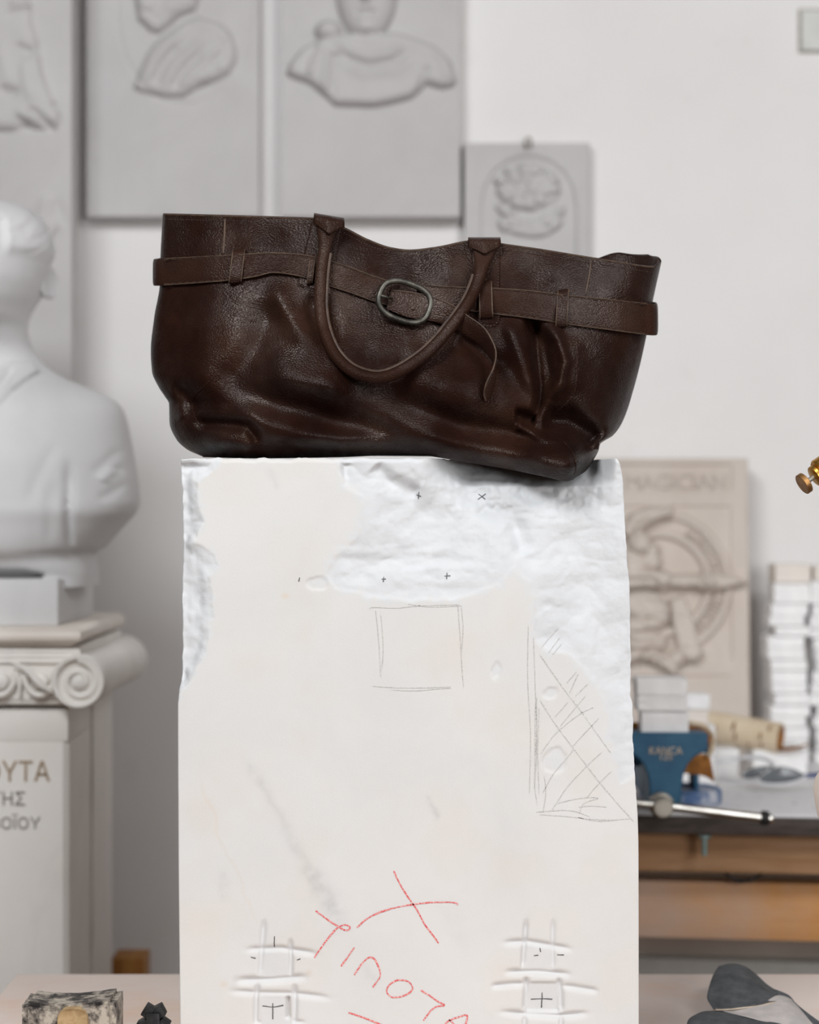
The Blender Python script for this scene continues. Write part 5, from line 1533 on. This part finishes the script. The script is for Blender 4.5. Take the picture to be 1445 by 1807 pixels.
# sandpaper
def sheet(name, rows_, mat, parent, th_=.0012, n=28, m=36):
    """rows of (px, py, d) control points -> curved sheet of paper"""
    R0 = [cr([P(*q) for q in r], m) for r in rows_]
    G = np.stack([cr([r[j] for r in R0], n) for j in range(m)], 1)
    o = mesh(name, G.reshape(-1, 3), quads(n, m), mat, parent, True)
    so = o.modifiers.new('thickness', 'SOLIDIFY'); so.thickness = th_; so.offset = 0
    return o, G
sa = thing('sandpaper_sheet', 'torn dark grey sandpaper sheet curled over its pale backing at the right', 'sandpaper', (PX(1330, 2.16), 2.16, TABLE_Z))
pz = lambda px, d: (px, CY+(CZ-TABLE_Z-.0015)/d*F, d)
o, G = sheet('abrasive_face', [
    [(1268, 1706, 2.24), (1282, 1702, 2.245), (1300, 1702, 2.25), (1318, 1708, 2.25), (1335, 1721, 2.24), (1352, 1737, 2.225), (1370, 1749, 2.21)],
    [(1258, 1722, 2.20), (1276, 1720, 2.20), (1298, 1722, 2.20), (1320, 1728, 2.20), (1340, 1738, 2.195), (1356, 1748, 2.19), (1371, 1756, 2.18)],
    [(1250, 1746, 2.17), (1272, 1748, 2.165), (1296, 1750, 2.16), (1320, 1752, 2.16), (1342, 1755, 2.16), (1360, 1759, 2.16), (1374, 1763, 2.16)],
    [(1248, 1762, 2.15), (1268, 1770, 2.145), (1292, 1772, 2.14), (1318, 1770, 2.14), (1342, 1767, 2.14), (1360, 1766, 2.145), (1376, 1766, 2.15)],
    [(1259, 1780, 2.13), (1268, 1781, 2.13), (1290, 1780, 2.125), (1315, 1777, 2.125), (1340, 1774, 2.13), (1360, 1769, 2.135), (1377, 1767, 2.14)]], M['sandpaper'], sa)
MB().sweep(G[-1][1:]-np.array([0, .001, .0004]), .0008, 8).build('torn_edge', M['paper_edge'], sa)
sheet('paper_backing', [
    [(1262, 1781, 2.135), (1290, 1779, 2.13), (1320, 1775, 2.13), (1350, 1768, 2.14), (1372, 1757, 2.16), (1396, 1764, 2.16), (1420, 1788, 2.14)],
    [(1290, 1788, 2.12), (1310, 1788, 2.118), (1335, 1786, 2.115), (1360, 1781, 2.12), (1384, 1775, 2.125), (1408, 1782, 2.125), (1428, 1798, 2.12)],
    [(1320, 1795, 2.10), (1340, 1797, 2.10), (1360, 1797, 2.10), (1382, 1796, 2.10), (1404, 1796, 2.10), (1424, 1802, 2.10), (1440, 1812, 2.10)],
    [(1360, 1806, 2.09), (1375, 1810, 2.088), (1392, 1812, 2.086), (1408, 1814, 2.085), (1424, 1818, 2.085), (1440, 1822, 2.085), (1455, 1826, 2.085)]], M['paper_back'], sa)
sheet('folded_flap', [
    [(1356, 1742, 2.222), (1372, 1748, 2.20), (1390, 1756, 2.19), (1400, 1766, 2.18)],
    [(1360, 1752, 2.20), (1376, 1762, 2.18), (1388, 1770, 2.165), (1396, 1774, 2.16)]], M['sandpaper'], sa)
sheet('grey_strip', [
    [(1398, 1766, 2.155), (1412, 1778, 2.14), (1430, 1792, 2.12), (1455, 1810, 2.10)],
    [(1392, 1776, 2.14), (1408, 1788, 2.125), (1428, 1803, 2.105), (1450, 1820, 2.09)]], M['sandpaper'], sa)
sb2 = thing('sandpaper_sheet', 'rounded dark grey sandpaper pad in front of the torn curled sheet', 'sandpaper', (PX(1290, 2.08), 2.08, TABLE_Z))
sheet('abrasive_face', [
    [(1222, 1794, 2.115), (1240, 1786, 2.125), (1265, 1785, 2.13), (1300, 1788, 2.125), (1335, 1794, 2.115), (1372, 1802, 2.10), (1400, 1812, 2.09)],
    [(1215, 1800, 2.10), (1236, 1794, 2.105), (1264, 1794, 2.105), (1300, 1798, 2.10), (1335, 1804, 2.09), (1370, 1812, 2.08), (1396, 1822, 2.07)],
    [(1212, 1812, 2.08), (1234, 1808, 2.08), (1262, 1810, 2.08), (1298, 1814, 2.075), (1333, 1820, 2.07), (1368, 1828, 2.06), (1392, 1836, 2.05)],
    [(1216, 1842, 2.035), (1236, 1842, 2.035), (1262, 1844, 2.03), (1298, 1848, 2.03), (1333, 1852, 2.025), (1366, 1858, 2.02), (1388, 1862, 2.015)]], M['sandpaper'], sb2)

# brass pointing device, its stand just beyond the right edge of the frame
pd = thing('pointing_device', 'brass thumbscrew and barrel of a pointing device reaching in at the right', 'tool', (.455, 2.02, TABLE_Z))
kd = P(1419, 853, 1.99)
bdirn = np.array(P(1452, 832, 1.99))-kd; bdirn[1] += .004; bdirn /= np.linalg.norm(bdirn)
kn = MB().lathe(kd-bdirn*.003, bdirn, [(0, .0098), (.0006, .0106), (.0050, .0106), (.0056, .0098)], 40).build('thumbscrew', M['brass_dull'], pd)
MB().sweep([kd+bdirn*.002, kd+bdirn*.014], .0024, 12).build('screw', M['steel_dull'], pd)
MB().lathe(kd+bdirn*.0115, bdirn, [(0, .0085), (.001, .0105), (.004, .0110), (.0062, .0098), (.0064, .0128), (.008, .0142), (.040, .0150), (.05, .0150)], 40).build('barrel', M['brass'], pd)
MB().sweep([(.478, 2.02, TABLE_Z), (.478, 2.02, 1.44)], .006, 16).build('upright', M['steel_dull'], pd)
MB().lathe((.478, 2.02, TABLE_Z), (0, 0, 1), [(0, .05), (.010, .05), (.014, .02), (.03, .012)], 32).build('stand_base', M['steel_dull'], pd)
je = kd+bdirn*.0615
MB().sweep([je-bdirn*.004, (.478, 2.02, float(je[2])+.012)], .006, 14).build('link_arm', M['brass'], pd)

gb = thing('plaster_goblet', 'pale beige plaster goblet cut by the right frame edge', 'plaster cast', (.436, 1.90, TABLE_Z))
zg = lambda py: PZ(py, 1.90)-TABLE_Z
xg = .436; r_at = lambda px: xg-PX(px, 1.90)
MB().lathe((xg, 1.90, TABLE_Z), (0, 0, 1), [(0, .034), (.006, .035), (.016, .016), (.06, .011), (.14, .011), (zg(1490), .022), (zg(1445), r_at(1445)), (zg(1420), r_at(1440)), (zg(1392), r_at(1436.5)), (zg(1376), r_at(1440)), (zg(1366), r_at(1445)), (zg(1362), r_at(1450))], 40).build('goblet', M['beige'], gb)
